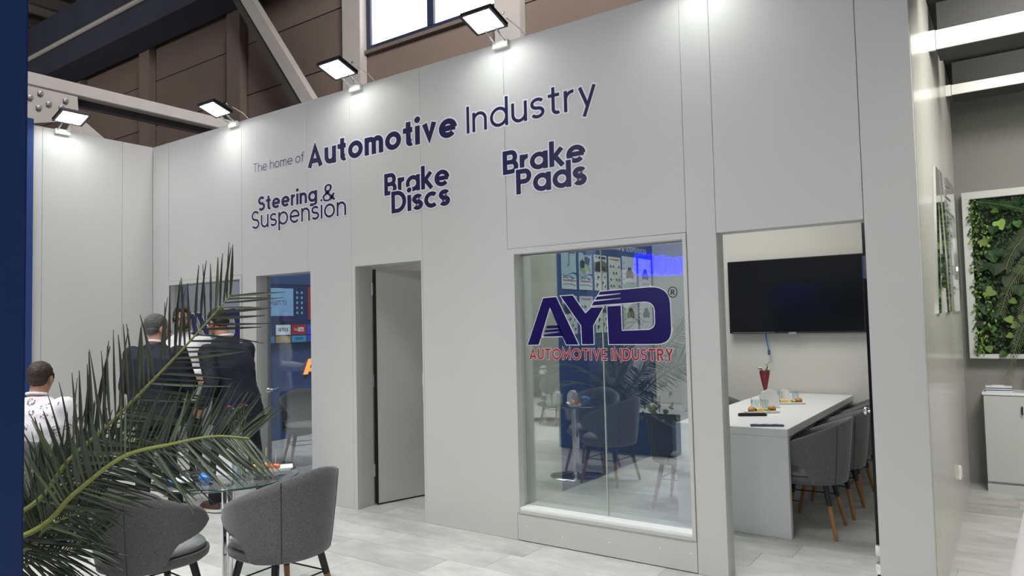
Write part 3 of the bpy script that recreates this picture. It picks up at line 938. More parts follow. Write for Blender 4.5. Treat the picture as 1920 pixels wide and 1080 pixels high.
# mirror letters on the glossy side wall
ml = thing('mirror_logo', 'large mirrored logo letters on the glossy side wall at the right', 'logo')
PS = lambda u, v, w_=0: Vector((-.2148 + w_, .80 + u * 2.40, 1.60 + v * 3.25))
for nm, polys in (('letter', [LG_A1, LG_A2] + LG_S), ('letter', [LG_Y]), ('letter', [LG_D])):
    mb = MB()
    for poly in polys:
        mb.prism([logo_uv(p) for p in poly], PS, .012)
    mb.build(nm, 'chrome', ml)
ou = thing('wall_outlet', 'white socket box low on the glossy side wall', 'outlet', (-.215, 1.92, .35))
MB().box(0, .020, -.038, .038, .01, .11).build('box', 'outlet_white', ou, bevel=.005)
MB().box(.020, .024, -.028, .028, .03, .09).build('cover', 'outlet_white', ou, bevel=.002)

# ================================================================== FLOOD LIGHTS
def flood(name, loc, rz, label, power):
    t = thing(name, label, 'floodlight', loc, rz, 'floodlights along the wall tops')
    # local: wall at y=0, room at -y; the lamp sits out on an arm, glass downwards
    Rt = Matrix.Rotation(radians(-19), 3, 'X')
    c = (0, -.23, .085)
    def bx(x0, x1, y0, y1, z0, z1, nm, m, bev=0, par=t):
        return MB().box(c[0] + x0, c[0] + x1, c[1] + y0, c[1] + y1, c[2] + z0, c[2] + z1, rot=Rt, about=c).build(nm, m, par, bevel=bev)
    bx(-.145, .145, -.115, .115, 0.0, .028, 'housing', 'flood_black', .006)
    for k in range(7):
        bx(-.11, .11, -.085 + k * .028, -.079 + k * .028, .028, .048, 'fin', 'flood_black')
    fr = MB()
    for q in ((-.145, .145, -.115, -.100), (-.145, .145, .100, .115), (-.145, -.122, -.1, .1), (.122, .145, -.1, .1)):
        fr.box(c[0] + q[0], c[0] + q[1], c[1] + q[2], c[1] + q[3], c[2] - .008, c[2], rot=Rt, about=c)
    fr.build('bezel', 'flood_black', t)
    bx(-.118, .118, -.098, .098, -.004, -.001, 'lens', 'flood_led')
    MB().tube([(.05, -.20, .10), (.05, -.10, .02), (.05, -.035, -.01)], .008, 6).build('arm', 'brushed', t)
    MB().tube([(-.05, -.20, .10), (-.05, -.10, .02), (-.05, -.035, -.01)], .008, 6).build('arm', 'brushed', t)
    MB().tube([(.13, -.12, .11), (.17, -.02, .06), (.20, .02, .005)], .004, 6).build('cable', 'outlet_white', t)
    MB().ell((.15, -.19, .12), (.010, .010, .012), n=8, m=6).build('tilt_screw', 'chrome', t)
    MB().box(-.07, .07, -.035, -.001, -.055, .0).build('mounting_box', 'outlet_white', t, bevel=.004)
    l = bpy.data.lights.new('flood_light', 'AREA')
    l.shape = 'RECTANGLE'; l.size = .22; l.size_y = .18; l.energy = power; l.color = (.95, 1.0, .985); l.spread = radians(165)
    o = bpy.data.objects.new('flood_light', l); COL.objects.link(o); o.parent = t
    o.location = Vector(c) + Rt @ Vector((0, 0, -.02)); o.rotation_euler = (radians(-19), 0, 0)
    return t
FP = 2.5
flood('floodlight', (-2.93, 0, 3.748), 0, 'large lit floodlight at the wall top in front of the hall window', FP)
flood('floodlight', (-4.53, 0, 3.748), 0, 'lit floodlight above the word Automotive beside the steel column', FP)
flood('floodlight', (-6.36, 0, 3.748), 0, 'lit floodlight at the wall top near the left corner', FP)
flood('floodlight', (-7.97, -.98, 3.748), pi / 2, 'lit floodlight on the left return wall below the bolted plate', FP * 1.3)
flood('floodlight', (-1.36, 0, 3.748), 0, 'floodlight above the right window, just over the picture edge', FP)

# ================================================================== DOORS
d1 = structure('door_1')        # grey leaf swung into the corridor
ang = atan2(.464, .137)
Rz = Matrix.Rotation(ang, 3, 'Z')
def leaf(x0, x1, y0, y1, z0, z1): 
    m = MB().box(x0, x1, y0, y1, z0, z1)
    m.v = [tuple(Rz @ Vector(p) + Vector((-4.570, .222, 0))) for p in m.v]
    return m
leaf(0, .80, -.02, .02, .012, 2.112).build('door_leaf', 'panel', d1, bevel=.002)
leaf(-.012, -.001, -.022, .022, .012, 2.112).build('door_edge', 'black_plastic', d1)
leaf(.001, .80, -.021, .021, .004, .0118).build('bottom_seal', 'rubber', d1)
for z in (.25, 1.05, 1.88):
    MB().tube([(-4.585, .205, z), (-4.585, .205, z + .11)], .011, 8).build('hinge', 'brushed', d1)
dg = structure('door_2')        # narrow glass door of the left room, closed
MB().box(-5.985, -5.193, .135, .145, .012, OPEN - .012).build('door_leaf', 'door_glass', dg)
MB().box(-6.012, -5.986, .13, .15, .01, OPEN - .01).build('lock_stile', 'brushed', dg, bevel=.003)
k_ = MB().tube([(-5.955, .135, .98), (-5.955, .100, .98)], .012, 10)
k_.ell((-5.955, .085, .98), (.028, .022, .028)); k_.build('door_knob', 'chrome', dg, smooth=True)
dr = structure('door_3')        # glass door of the meeting room, swung open against the right jamb
MB().box(-.4995, -.4905, .060, .90, .012, OPEN - .012).build('door_leaf', 'door_glass', dr)
MB().box(-.502, -.487, .040, .060, .33, OPEN - .012).build('glass_edge', 'black_gloss', dr)
MB().box(-.502, -.487, .040, .060, .012, .17).build('glass_edge', 'black_gloss', dr)
for z0, z1 in ((1.80, 1.93), (.17, .23), (.27, .33)):
    MB().box(-.507, -.484, .030, .075, z0, z1).build('hinge', 'chrome', dr, bevel=.004)
k_ = MB().tube([(-.50, .05, 1.06), (-.515, .05, 1.06)], .008, 10)
k_.ell((-.525, .05, 1.06), (.014, .018, .022)); k_.build('door_knob', 'chrome', dr, smooth=True)

# ================================================================== TELEVISIONS
tv = thing('television', 'black wall mounted television, switched off, on the meeting room back wall', 'television', (-1.735, YB - .025, 1.42))
MB().box(-.69, .69, -.075, -.035, 0, .80).build('housing', 'black_plastic', tv, bevel=.004)
MB().box(-.678, .678, -.078, -.075, .018, .79).build('screen', 'black_gloss', tv)
MB().box(-.35, .35, -.035, 0, .2, .6).build('wall_bracket', 'black_metal', tv)
MB().prism([(-.045, -.012), (.045, -.012), (.035, .012), (-.035, .012)], lambda u, v, w_: Vector((u - .02, -.075 - w_, v)), .008).build('badge', 'brushed', tv)
MB().box(-.66, -.20, -.0795, -.078, .010, .0135).build('trim_line', 'brushed', tv)
cb = thing('blue_cable', 'short blue cable with a plug hanging below the black television', 'cable', (-2.05, YB - .05, 1.42))
MB().tube([(0, 0, .03), (.005, 0, -.05), (.018, -.003, -.12), (.028, -.005, -.18)], .0055, 6).build('cord', 'lanyard', cb)
MB().box(.018, .042, -.015, .01, -.235, -.18).build('plug', 'remote_blue', cb, bevel=.003)

t2 = thing('smart_television', 'lit television with a menu of coloured tiles on the blue wall behind glass', 'television', (-8.55, 0, 0))
MB().box(0.03, .065, 1.60, 3.12, 1.365, 2.235).build('housing', 'black_plastic', t2, bevel=.004)
MB().box(0, .03, 2.0, 2.7, 1.6, 2.0).build('wall_bracket', 'black_metal', t2)
sc = MB().box(.065, .067, 1.612, 3.108, 1.38, 2.223).build('screen', 'screen_navy', t2)
def tile(y0, y1, z0, z1, m, nm='menu_tile', x=.067):
    return MB().box(x, x + .0012, y0, y1, z0, z1).build(nm, m, sc)
tile(1.66, 2.372, 1.775, 2.175, 'screen_pale', 'picture_tile')
PT = lambda u, v, o: Vector((.0688 + o, u, v))
mb = MB(); write(mb, 'SMART TV', .12, PT, 1.93, 2.26, 1.925, .075); mb.build('lettering', 'screen_ink', sc)
rw = ((1.70, 1.985, 'screen_cyan', None), (2.065, 2.318, 'screen_white', 'NETFLIX'), (2.338, 2.60, 'screen_red', 'YouTube'), (2.62, 2.88, 'screen_violet', None), (2.90, 3.08, 'screen_red', None))
for a, b, m_, tx in rw:
    tile(a, b, 1.50, 1.645, m_)
    if tx == 'NETFLIX':
        mb = MB(); write(mb, tx, .2, PT, a + .04, b - .04, 1.55, .05); mb.build('lettering', 'screen_ink', sc)
    if tx == 'YouTube':
        mb = MB(); write(mb, 'You', .16, PT, a + .04, a + .10, 1.557, .04); mb.build('lettering', 'screen_white', sc)
        MB().box(.0684, .069, a + .112, a + .215, 1.545, 1.605).build('emblem', 'screen_white', sc)
        mb = MB(); write(mb, 'Tube', .2, lambda u, v, o: Vector((.0695 + o, u, v)), a + .122, a + .205, 1.557, .036); mb.build('lettering', 'screen_red', sc)
for a, b, m_ in ((1.70, 2.045, 'screen_blue'), (2.065, 2.318, 'screen_amber'), (2.338, 2.60, 'screen_cyan'), (2.62, 2.88, 'screen_violet'), (2.90, 3.08, 'screen_amber')):
    tile(a, b, 1.39, 1.482, m_)
tile(2.12, 2.27, 1.405, 1.468, 'screen_ink'); tile(2.128, 2.262, 1.412, 1.461, 'screen_amber', x=.0684)
tile(2.40, 2.54, 1.42, 1.46, 'screen_pale')
for j in range(5):
    tile(2.425, 2.455, 1.80 + j * .075, 1.835 + j * .075, 'screen_pale', 'menu_icon'); tile(2.51, 2.54, 1.80 + j * .075, 1.835 + j * .075, 'screen_pale', 'menu_icon')
tile(2.64, 3.09, 1.72, 2.20, 'screen_red', 'picture_tile'); tile(2.76, 2.95, 1.98, 2.12, 'screen_white', 'menu_tile', .0684); tile(2.76, 2.95, 1.78, 1.92, 'screen_white', 'menu_tile', .0684)

# orange lit letter on the blue wall of the left room
og = thing('orange_letter', 'glowing orange slanted letter on the blue wall behind the narrow glass door', 'sign', (-8.545, 2.585, .90))
PO = lambda u, v, w_=0: Vector((w_ + .002, (u) * .75, v * .75))
mb = MB()
for poly in (LG_A1, LG_A2, *LG_S):
    mb.prism([logo_uv(p) for p in poly], PO, .03)
mb.build('lit_face', 'orange_led', og)

# ================================================================== POSTERS
PW = -3.3795
def poster(y0, z0, w_, h, kind, label):
    t = thing('poster', label, 'poster', (PW, y0, z0), 0, 'posters in rows on the blue wall')
    fl = 'poster_ice' if kind in ('bar', 'bottle') else 'poster_white'
    MB().box(0.0, .006, 0, w_, 0, h).build('sheet', [fl], t)
    P = lambda u, v, o=0: Vector((.0066 + o, u * w_, v * h))
    def poly(pts, m, nm='print', o=0.0):
        MB().prism([(u * w_, v * h) for u, v in pts], lambda u, v, q=0: Vector((.0062 + o + q, u, v)), .0005).build(nm, m, t)
    def text(s, u0, u1, v, cap, m, o=.0012):
        mb = MB(); write(mb, s, .2, lambda u, q, oo: Vector((.0066 + o + oo, u, q)), u0 * w_, u1 * w_, v * h, cap * h); mb.build('lettering', m, t)
    if kind in ('bar', 'bottle'):
        poly([(0, 0), (1, 0), (1, .30), (.8, .355), (.55, .31), (.3, .335), (0, .385)], 'poster_white', o=.0002)
        poly([(0, .40)] + [(u, .40 - .05 * sin(u * 5.2 + .4)) for u in (.15, .3, .45, .6, .75, .9, 1.0)] + [(u, .37 - .05 * sin(u * 5.2 + .8)) for u in (1.0, .8, .6, .4, .2)] + [(0, .385)], 'poster_navy', o=.0006)
        poly([(.5, .36), (.95, .30), (.7, .26)], 'poster_blue', o=.001)
        text('BRAKING', .08, .5, .285, .04, 'poster_navy'); text('THE DIFFERENCE', .08, .95, .20, .055, 'poster_red')
        poly([(.06, .135), (.62, .15), (.95, .11), (.95, .09), (.55, .125), (.06, .115)], 'poster_blue', o=.0008)
        if kind == 'bar':
            poly([(.50, .65), (.535, .65), (.53, .93), (.62, .95), (.62, .965), (.495, .945)], 'poster_dark', o=.001)
            poly([(.30, .56), (.52, .64), (.54, .66), (.50, .67)], 'poster_dark', o=.001)
        else:
            poly([(.10, .55), (.40, .60), (.46, .75), (.28, .82), (.10, .76)], 'poster_dark', o=.001); poly([(.10, .52), (.46, .42), (.50, .50), (.14, .62)], 'poster_lime', o=.0014)
            poly([(.52, .70), (.74, .64), (.86, .86), (.60, .92), (.42, .88)], 'poster_dark', o=.001); poly([(.58, .62), (.86, .46), (.9, .56), (.64, .70)], 'poster_lime', o=.0014)
        poly([(.35, .955), (.92, .955), (.92, .995), (.35, .995)], 'poster_navy', o=.001)
    elif kind == 'parts':
        poly([(0, .52), (1, .50), (1, .80), (.7, .86), (.45, .84), (0, .78)], 'poster_brown', o=.0004)
        poly([(.05, .62), (.16, .76), (.40, .80), (.56, .84), (.62, .70), (.9, .66), (.9, .54), (.08, .54)], 'poster_dark', o=.0008)
        poly([(0, .50), (.3, .475), (.6, .53), (1, .50), (1, .525), (.6, .555), (.3, .50), (0, .525)], 'poster_white', o=.0012)
        text('NEW', .06, .30, .91, .05, 'poster_navy'); poly([(.34, .89), (.92, .89), (.92, .965), (.34, .965)], 'poster_navy', o=.001)
        for u, v, s in ((.12, .12, 1), (.45, .36, .8), (.62, .20, .7), (.22, .33, .9), (.78, .36, .6), (.80, .10, .7)):
            poly([(u, v), (u + .05 * s, v - .05 * s), (u + .12 * s, v + .02), (u + .20 * s, v + .06 * s), (u + .12 * s, v + .08 * s), (u + .03, v + .09 * s)], 'poster_dark', o=.001)
    elif kind == 'icons':
        text('TO MARKET', .1, .9, .90, .05, 'poster_red')
        for j in range(4):
            for i in range(4):
                if (i + j) % 3 == 2: continue
                u, v = .08 + i * .23, .10 + j * .19
                poly([(u, v), (u + .06, v + .05), (u + .14, v), (u + .16, v + .03), (u + .08, v + .10), (u + .01, v + .05)], 'poster_dark', o=.001)
    else:
        if kind == 'greencar': poly([(0, 0), (1, 0), (1, .30), (.0, .22)], 'poster_green', o=.0002)
        cm = 'poster_dark' if kind == 'darkcar' else 'poster_brown'
        poly([(.24, .40), (.76, .40), (.78, .52), (.68, .60), (.60, .70), (.40, .70), (.32, .60), (.22, .52)], cm, o=.0006)
        poly([(.34, .60), (.66, .60), (.58, .68), (.42, .68)], 'poster_dark', o=.001)
        for u in (.28, .64): poly([(u, .38), (u + .08, .38), (u + .08, .44), (u, .44)], 'poster_dark', o=.001)
        for j in range(4): poly([(.06, .34 + j * .15), (.13, .34 + j * .15), (.095, .385 + j * .15)], 'poster_dark', o=.001)
        for j in range(4): poly([(.86, .34 + j * .15), (.93, .34 + j * .15), (.895, .385 + j * .15)], 'poster_dark', o=.001)
        for i in range(4): poly([(.22 + i * .15, .24), (.32 + i * .15, .24), (.27 + i * .15, .30)], 'poster_navy', o=.001)
ks = [('bar', 'pale blue poster with a thin black bar, upper left of the rows'), ('bottle', 'pale blue poster with two dark parts, second in the upper row'), ('parts', 'poster with dark machine and black arms, left of the glass joint in the upper row'),
      ('icons', 'white poster with rows of small black parts in the upper row'), ('greencar', 'green white poster with a car, fifth in the upper row'), ('car', 'white poster with a red brown car, last in the upper row')]
k2 = [('parts', 'poster with dark machine at the left end of the lower row'), ('icons', 'red headed poster with small parts, second in the lower row'), ('parts', 'brown topped poster, third in the lower row behind the logo'),
      ('icons', 'red headed poster with small parts, fourth in the lower row'), ('car', 'poster with a brown car inside the letter D, lower row'), ('darkcar', 'poster with a dark blue car at the end of the lower row')]
ys = (1.525, 1.865, 2.19, 2.515, 2.845, 3.27)
ws_ = (.285, .275, .275, .285, .36, .34)
for i in range(6):
    poster(ys[i], 1.915, ws_[i], .375 if i < 4 else .40, *ks[i])
    poster(ys[i], 1.475, ws_[i], .375, *k2[i])
hd = thing('poster_heading', 'white capital heading above the posters on the blue wall', 'lettering')
mb = MB(); write(mb, 'STEERING & SUSPENSION', .18, lambda u, v, o: Vector((PW + .0004 + o, u, v)), 2.40, 3.50, 2.375, .055); mb.build('heading', 'halo_vinyl', hd)

# ================================================================== CHAIRS
def make_chair():
    t = thing('tub_chair', '', 'chair')
    # local: faces +y, floor at z=0.  shell: angle 0 at the back (-y)
    def rad(a):      # plan radius of the shell (rounded square-ish)
        return 0.272
    U0 = .735                 # share of the shell on the half circle; the rest are the straight arms
    def ztop(u):
        return 0.845 - 0.205 * abs(u) ** 1.5
    def zlow(u):
        q = abs(u)
        if q < .60: return 0.385
        if q < .76:
            s = (q - .60) / .16
            return 0.385 + .125 * s * s * (3 - 2 * s)
        return 0.510 + .045 * (q - .76) / .24
    th = 0.034
    NA, NT = 64, 9
    def pt(u, z, off):
        k = (z - .385) / .43
        r = .238 + .055 * max(0, k) ** .8 + off
        q = abs(u)
        if q <= U0:
            a = u / U0 * pi / 2
            return Vector((r * sin(a) * 1.02, -r * cos(a), z))
        e = (q - U0) / (1 - U0)
        return Vector((math.copysign(r * 1.02 - .045 * e * e, u), .19 * e, z))
    mb = MB()
    rows = []
    for i in range(NA + 1):
        a = -1 + 2 * i / NA
        zl, zt = zlow(a), ztop(a)
        # round the tip of the arm
        e = (abs(a) - .90) / .10
        if e > 0:
            c = (zl + zt) / 2; hgt = (zt - zl) / 2 * sqrt(max(0.03, 1 - e * e)); zl, zt = c - hgt, c + hgt
        ring = []
        for k in range(NT + 1):
            z = zl + (zt - zl) * k / NT
            tt = th * (1 - .35 * (k / NT))
            ring.append(pt(a, z, tt / 2))
        ztc = zt + .010
        ring.append(pt(a, ztc, 0))
        for k in range(NT, -1, -1):
            z = zl + (zt - zl) * k / NT
            tt = th * (1 - .35 * (k / NT))
            ring.append(pt(a, z, -tt / 2))
        ring.append(pt(a, zl - .008, 0))
        rows.append(ring)
    n = len(rows[0])
    vs = [p for r_ in rows for p in r_]
    fs = []
    for i in range(NA):
        for k in range(n):
            k2 = (k + 1) % n
            fs.append((i * n + k, (i + 1) * n + k, (i + 1) * n + k2, i * n + k2))
    fs.append(tuple(range(n))); fs.append(tuple(NA * n + k for k in reversed(range(n))))
    mb.add(vs, fs)
    sh = mb.build('backrest', 'chair_fabric', t, smooth=True, angle=60)
    for a in (-.33, .33):
        MB().tube([pt(a, zlow(a) + (ztop(a) - zlow(a)) * k / 8 , th / 2 * (1 - .35 * k / 8) + .0005) for k in range(9)], .0022, 5).build('seam', 'black_plastic', sh)
    # seat pan and cushion, rounded plan
    def plan(r, k):
        out = []
        for j in range(40):
            q = 2 * pi * j / 40
            x = abs(cos(q)) ** .8 * math.copysign(1, cos(q)); y = abs(sin(q)) ** .8 * math.copysign(1, sin(q))
            out.append((x * r * 1.0, y * r * (1.0 if y < 0 else 1.02)))
        return out
    def pad(prof, m, nm):
        vs = []; fs = []
        for r, z in prof:
            vs += [(x, y + .02, z) for x, y in plan(r, 0)]
        for i in range(len(prof) - 1):
            for j in range(40):
                j2 = (j + 1) % 40
                fs.append((i * 40 + j, i * 40 + j2, (i + 1) * 40 + j2, (i + 1) * 40 + j))
        fs.append(tuple(reversed(range(40)))); fs.append(tuple((len(prof) - 1) * 40 + j for j in range(40)))
        return MB().add(vs, fs).build(nm, m, t, smooth=True, angle=50)
    pad([(.16, .372), (.225, .374), (.247, .392), (.252, .415), (.250, .428)], 'chair_fabric', 'seat')
    pad([(.215, .428), (.232, .436), (.234, .455), (.222, .468), (.19, .475), (.10, .478)], 'chair_pad', 'cushion')
    legs = []
    for sx in (-1, 1):
        for sy in (-1, 1):
            top = Vector((sx * .150, sy * .135 + .01, .378)); bot = Vector((sx * .225, sy * .205 + .01, .0))
            mid = top + (bot - top) * .40
            lg = MB().tube([mid, bot], [.0185, .0125], 10).build('leg', 'wood', t, smooth=True)
            MB().tube([top, mid], [.0215, .019], 10).build('sleeve', 'black_metal', lg, smooth=True)
            legs.append((top, bot))
    def at(k, f): return legs[k][0] + (legs[k][1] - legs[k][0]) * f
    for a, b in ((0, 1), (2, 3), (0, 2), (1, 3)):
        MB().tube([at(a, .36), at(b, .36)], .0045, 6).build('stretcher', 'black_metal', t)
    return t
chair0 = make_chair()
_first = [True]
def chair(x, y, face, label, group=None):
    """face: direction in plan"""
    rz = atan2(face[1], face[0]) - pi / 2
    if _first[0]:
        _first[0] = False
        chair0.location = (x, y, 0); chair0.rotation_euler = (0, 0, rz); chair0['label'] = label
        if group: chair0['group'] = group
        return chair0
    return dup(chair0, (x, y, 0), rz, label, group)
chair(-3.175, -1.855, (-.985, -.06), 'grey fabric tub chair seen from behind at the right of the glass table', 'tub chairs at the round glass table')
chair(-3.64, -2.335, (.06, 1), 'grey fabric tub chair half hidden by palm fronds in front of the glass table', 'tub chairs at the round glass table')
for i, (y, lab) in enumerate(((1.35, 'grey tub chair nearest the doorway at the white table'), (1.985, 'second grey tub chair from the doorway beside the white table'), (2.60, 'third grey tub chair from the doorway beside the white table'), (3.22, 'grey tub chair farthest along the white table by the television wall'))):
    chair(-1.13 + .02 * (i % 2), y, (-1, .04 * (i % 3 - 1)), lab, 'tub chairs in the meeting room')
chair(-2.17, 2.75, (1, -.1), 'grey tub chair on the far side of the white table', 'tub chairs in the meeting room')
chair(-2.22, 1.55, (1, .05), 'grey tub chair behind the right window at the white table', 'tub chairs in the meeting room')
chair(-6.74, 1.18, (.9, -.45), 'grey tub chair behind the narrow glass door by the blue wall')
chair(-5.92, -2.02, (-.55, .83), 'grey tub chair under the seated man in the printed shirt')

# ================================================================== ROUND GLASS TABLE (and its twin along the aisle)
def glass_table(x, y, label):
    t = thing('glass_table', label, 'table', (x, y, 0))
    tp = MB().lathe([(.385, .738), (.392, .741), (.392, .749), (.385, .752)], 64).build('tabletop', ['table_glass'], t, smooth=True)
    MB().lathe([(.3925, .7405), (.3945, .742), (.3945, .748), (.3925, .7495)], 64, cap=False).build('rim', 'glass_edge', tp, smooth=True)
    MB().lathe([(.0, .737), (.10, .737), (.10, .730), (.04, .726), (.04, .7)], 32).build('mounting_plate', 'chrome', t, smooth=True)
    MB().lathe([(.036, .02), (.036, .73)], 28, cap=False).build('column', 'chrome', t, smooth=True)
    MB().lathe([(.275, .0), (.275, .010), (.262, .017), (.12, .026), (.055, .034), (.037, .045)], 48).build('base', 'chrome', t, smooth=True)
    return t
GT = (-3.60, -1.905)
glass_table(*GT, 'round glass table on a chrome column in front of the palm')
glass_table(-6.2, -5.35, 'distant round glass table mirrored in the right window')
chair(-6.75, -5.25, (1, -.2), 'distant grey tub chair left of the mirrored table', 'tub chairs along the aisle')
chair(-5.72, -5.05, (-1, -.35), 'distant grey tub chair right of the mirrored table', 'tub chairs along the aisle')

# ---- things on the glass table
TZ = .7525
def tumbler(x, y, z, label, r=.028, h=.085, m='tumbler_glass', group=None):
    t = MB().lathe([(r * .82, 0), (r, h), (r * .94, h), (r * .78, .008), (.001, .008)], 20, cap=False)
    o = t.build('drinking_glass', m, loc=(x, y, z), smooth=True)
    return tag(o, label, 'glass', group)
tumbler(-3.515, -1.905, TZ, 'clear drinking glass left of the three on the glass table', group='drinking glasses on the glass table')
tumbler(-3.500, -1.842, TZ, 'clear drinking glass in the middle of the three on the glass table', group='drinking glasses on the glass table')
tumbler(-3.468, -1.785, TZ, 'clear drinking glass nearest the snack plate', group='drinking glasses on the glass table')
tumbler(-3.835, -1.90, TZ, 'upturned clear glass behind the napkins', group='drinking glasses on the glass table')
tumbler(-3.800, -1.96, TZ, 'clear glass with blue rim left behind the napkins', group='drinking glasses on the glass table')
def napkins(x, y, z, rz, label, s=1.0):
    t = thing('napkin_holder', label, 'napkin holder', (x, y, z), rz, 'napkin holders')
    MB().box(-.065 * s, .065 * s, -.03 * s, .03 * s, 0, .008).build('base', 'porcelain', t, bevel=.002)
    for sy in (-1, 1):
        mb = MB(); mb.prism([(-.062 * s, .006), (.062 * s, .006), (.062 * s, .085 * s), (.03 * s, .105 * s), (-.03 * s, .105 * s), (-.062 * s, .085 * s)], lambda u, v, w_: Vector((u, sy * .028 * s - w_, v)), .005)
        mb.build('side_plate', 'porcelain', t, bevel=.0015)
    for k in range(5):
        MB().prism([(-.055 * s, .009), (.055 * s, .009), (.052 * s + .004 * (k % 2), .118 * s), (.0 * s, .135 * s - .006 * (k % 3)), (-.05 * s, .112 * s)], lambda u, v, w_: Vector((u, (-.02 + .009 * k) * s - w_, v)), .004).build('napkin', 'paper', t)
    return t
napkins(-3.62, -1.885, TZ, radians(32), 'white napkin holder full of napkins on the glass table')
napkins(-3.755, -1.80, TZ, radians(38), 'white paper packet standing behind the napkins on the glass table', .95)
def vase(x, y, z, label, wrap, seed=3, h=.10, group=None, sc=1.0):
    q = random.Random(seed)
    t = thing('flower_vase', label, 'vase', (x, y, z), 0, group)
    MB().lathe([(.026, 0), (.030, .012), (.022, .06), (.016, h - .01), (.020, h)], 18).build('vase_body', 'porcelain', t, smooth=True)
    if wrap:
        MB().lathe([(.014, h - .005), (.030, h + .07), (.046, h + .15), (.050, h + .19), (.044, h + .19), (.026, h + .08), (.012, h)], 14, cap=False).build('wrapping', 'bouquet_wrap', t, smooth=True)
    for k in range(9):
        a = q.random() * 6.3; rr = .02 + .045 * q.random(); hh = h + (.17 + .09 * q.random()) * sc
        tip = (rr * cos(a), rr * sin(a), hh)
        sm = MB().tube([(0, 0, h - .01), (rr * .4 * cos(a), rr * .4 * sin(a), h + .08), tip], .0025, 5).build('stem', 'stem_green', t)
        if k % 3 == 0:
            for e in range(5):
                b = e * 1.257
                MB().ell((tip[0] + .012 * cos(b), tip[1] + .012 * sin(b), tip[2] + .003), (.009, .009, .006), n=7, m=5).build('petal', (('petal_yellow', 'petal_white', 'petal_red') if wrap else ('petal_red', 'petal_red', 'bouquet_wrap'))[(k // 3) % 3], sm)
        else:
            for e in range(3):
                b = a + e * 2.1
                P0 = Vector(tip) - Vector((0, 0, .02 * e))
                dv = Vector((cos(b), sin(b), .5)) * .032; sd = Vector((-sin(b), cos(b), 0)) * .009
                MB().add([P0, P0 + dv * .5 + sd, P0 + dv, P0 + dv * .5 - sd], [(0, 1, 2, 3)]).build('leaf', 'leaf_mid' if k % 2 else 'stem_green', sm)
    return t
vase(-3.80, -1.71, TZ, 'slim white vase of red and green flowers on the glass table', False, 5, .10, sc=1.1)
def rect_plate(x, y, z, rz, L, W, label, group):
    t = thing('snack_plate', label, 'plate', (x, y, z), rz, group)
    a, b = L / 2, W / 2
    mb = MB()
    rings = [(a * .82, b * .78, 0), (a * .86, b * .84, .004), (a, b, .020), (a * .985, b * .97, .021), (a * .84, b * .80, .008)]
    vs = []
    for p, q, h in rings:
        vs += [(-p, -q, h), (p, -q, h), (p, q, h), (-p, q, h)]
    fs = [(3, 2, 1, 0)]
    for i in range(4):
        for j in range(4):
            j2 = (j + 1) % 4
            fs.append((i * 4 + j, i * 4 + j2, i * 4 + 4 + j2, i * 4 + 4 + j))
    fs.append((16, 17, 18, 19))
    mb.add(vs, fs).build('dish', 'porcelain', t, bevel=.0012)
    return t
def burger(x, y, z, r, label, stick=True, group='small filled rolls'):
    t = thing('mini_burger', label, 'roll', (x, y, z), rnd.random() * 3, group)
    MB().lathe([(r * .80, 0), (r * .96, r * .18), (r * .96, r * .40)], 18).build('bottom_bun', 'bun', t, smooth=True)
    MB().lathe([(r * .98, r * .40), (r * 1.02, r * .50), (r * .98, r * .60)], 18).build('patty', 'patty', t, smooth=True)
    mb = MB(); n = 18
    mb.add([(r * (1.05 + .10 * sin(j * 2.3)) * cos(2 * pi * j / n), r * (1.05 + .10 * sin(j * 2.3)) * sin(2 * pi * j / n), r * .63 + .003 * sin(j * 1.7)) for j in range(n)] + [(0, 0, r * .66)], [(j, (j + 1) % n, n) for j in range(n)])
    mb.build('cheese_slice', 'cheese', t)
    MB().lathe([(r * .98, r * .66), (r * 1.0, r * .86), (r * .86, r * 1.18), (r * .55, r * 1.40), (r * .2, r * 1.48)], 18).build('top_bun', 'bun', t, smooth=True)
    if stick:
        MB().tube([(0, 0, r * 1.2), (.004, 0, r * 1.2 + .085)], .0022, 5).build('skewer', 'stick', t)
        MB().ell((.004, 0, r * 1.2 + .088), (.004, .004, .006), n=7, m=5).build('skewer_knot', 'stick', t)
    return t
def wrap(x, y, z, rz, label, m='cheese', group='small filled rolls', stick=True, L=.07):
    t = thing('snack_wrap', label, 'snack', (x, y, z), rz, group)
    MB().tube([(-L / 2, 0, .017), (0, 0, .0185), (L / 2, 0, .017)], [.016, .0175, .016], 12).build('tortilla', m, t, smooth=True)
    for s in (-1, 1):
        MB().ell((s * L / 2, 0, .017), (.004, .013, .013), n=9, m=6).build('filling', 'lettuce' if s > 0 else 'patty', t)
    if stick:
        MB().tube([(0, 0, .03), (.006, .0, .115)], .0022, 5).build('skewer', 'stick', t)
    return t
def salad(x, y, z, label, group='small filled rolls'):
    t = thing('salad_bite', label, 'snack', (x, y, z), 0, group)
    for k in range(4):
        a = k * 1.6
        MB().ell((.012 * cos(a), .012 * sin(a), .010 + .003 * k), (.017, .014, .009), n=8, m=5).build('piece', ('lettuce', 'tomato', 'cheese', 'lettuce')[k], t)
    return t
PL = Vector((-3.495, -1.700, TZ)); prz = radians(52)
rect_plate(PL.x, PL.y, PL.z, prz, .27, .125, 'white oblong snack plate at the right edge of the glass table', 'oblong snack plates')
def on_plate(c, rz, u, v, h=.0095):
    return (c.x + u * cos(rz) - v * sin(rz), c.y + u * sin(rz) + v * cos(rz), c.z + h)
burger(*on_plate(PL, prz, -.02, .015), .026, 'small roll with a skewer on the plate on the glass table')
wrap(*on_plate(PL, prz, -.075, .0), 1.2, 'pale wrap at the left end of the plate on the glass table', stick=False)
salad(*on_plate(PL, prz, .03, .012), 'green and red bite beside the skewered roll on the glass table')
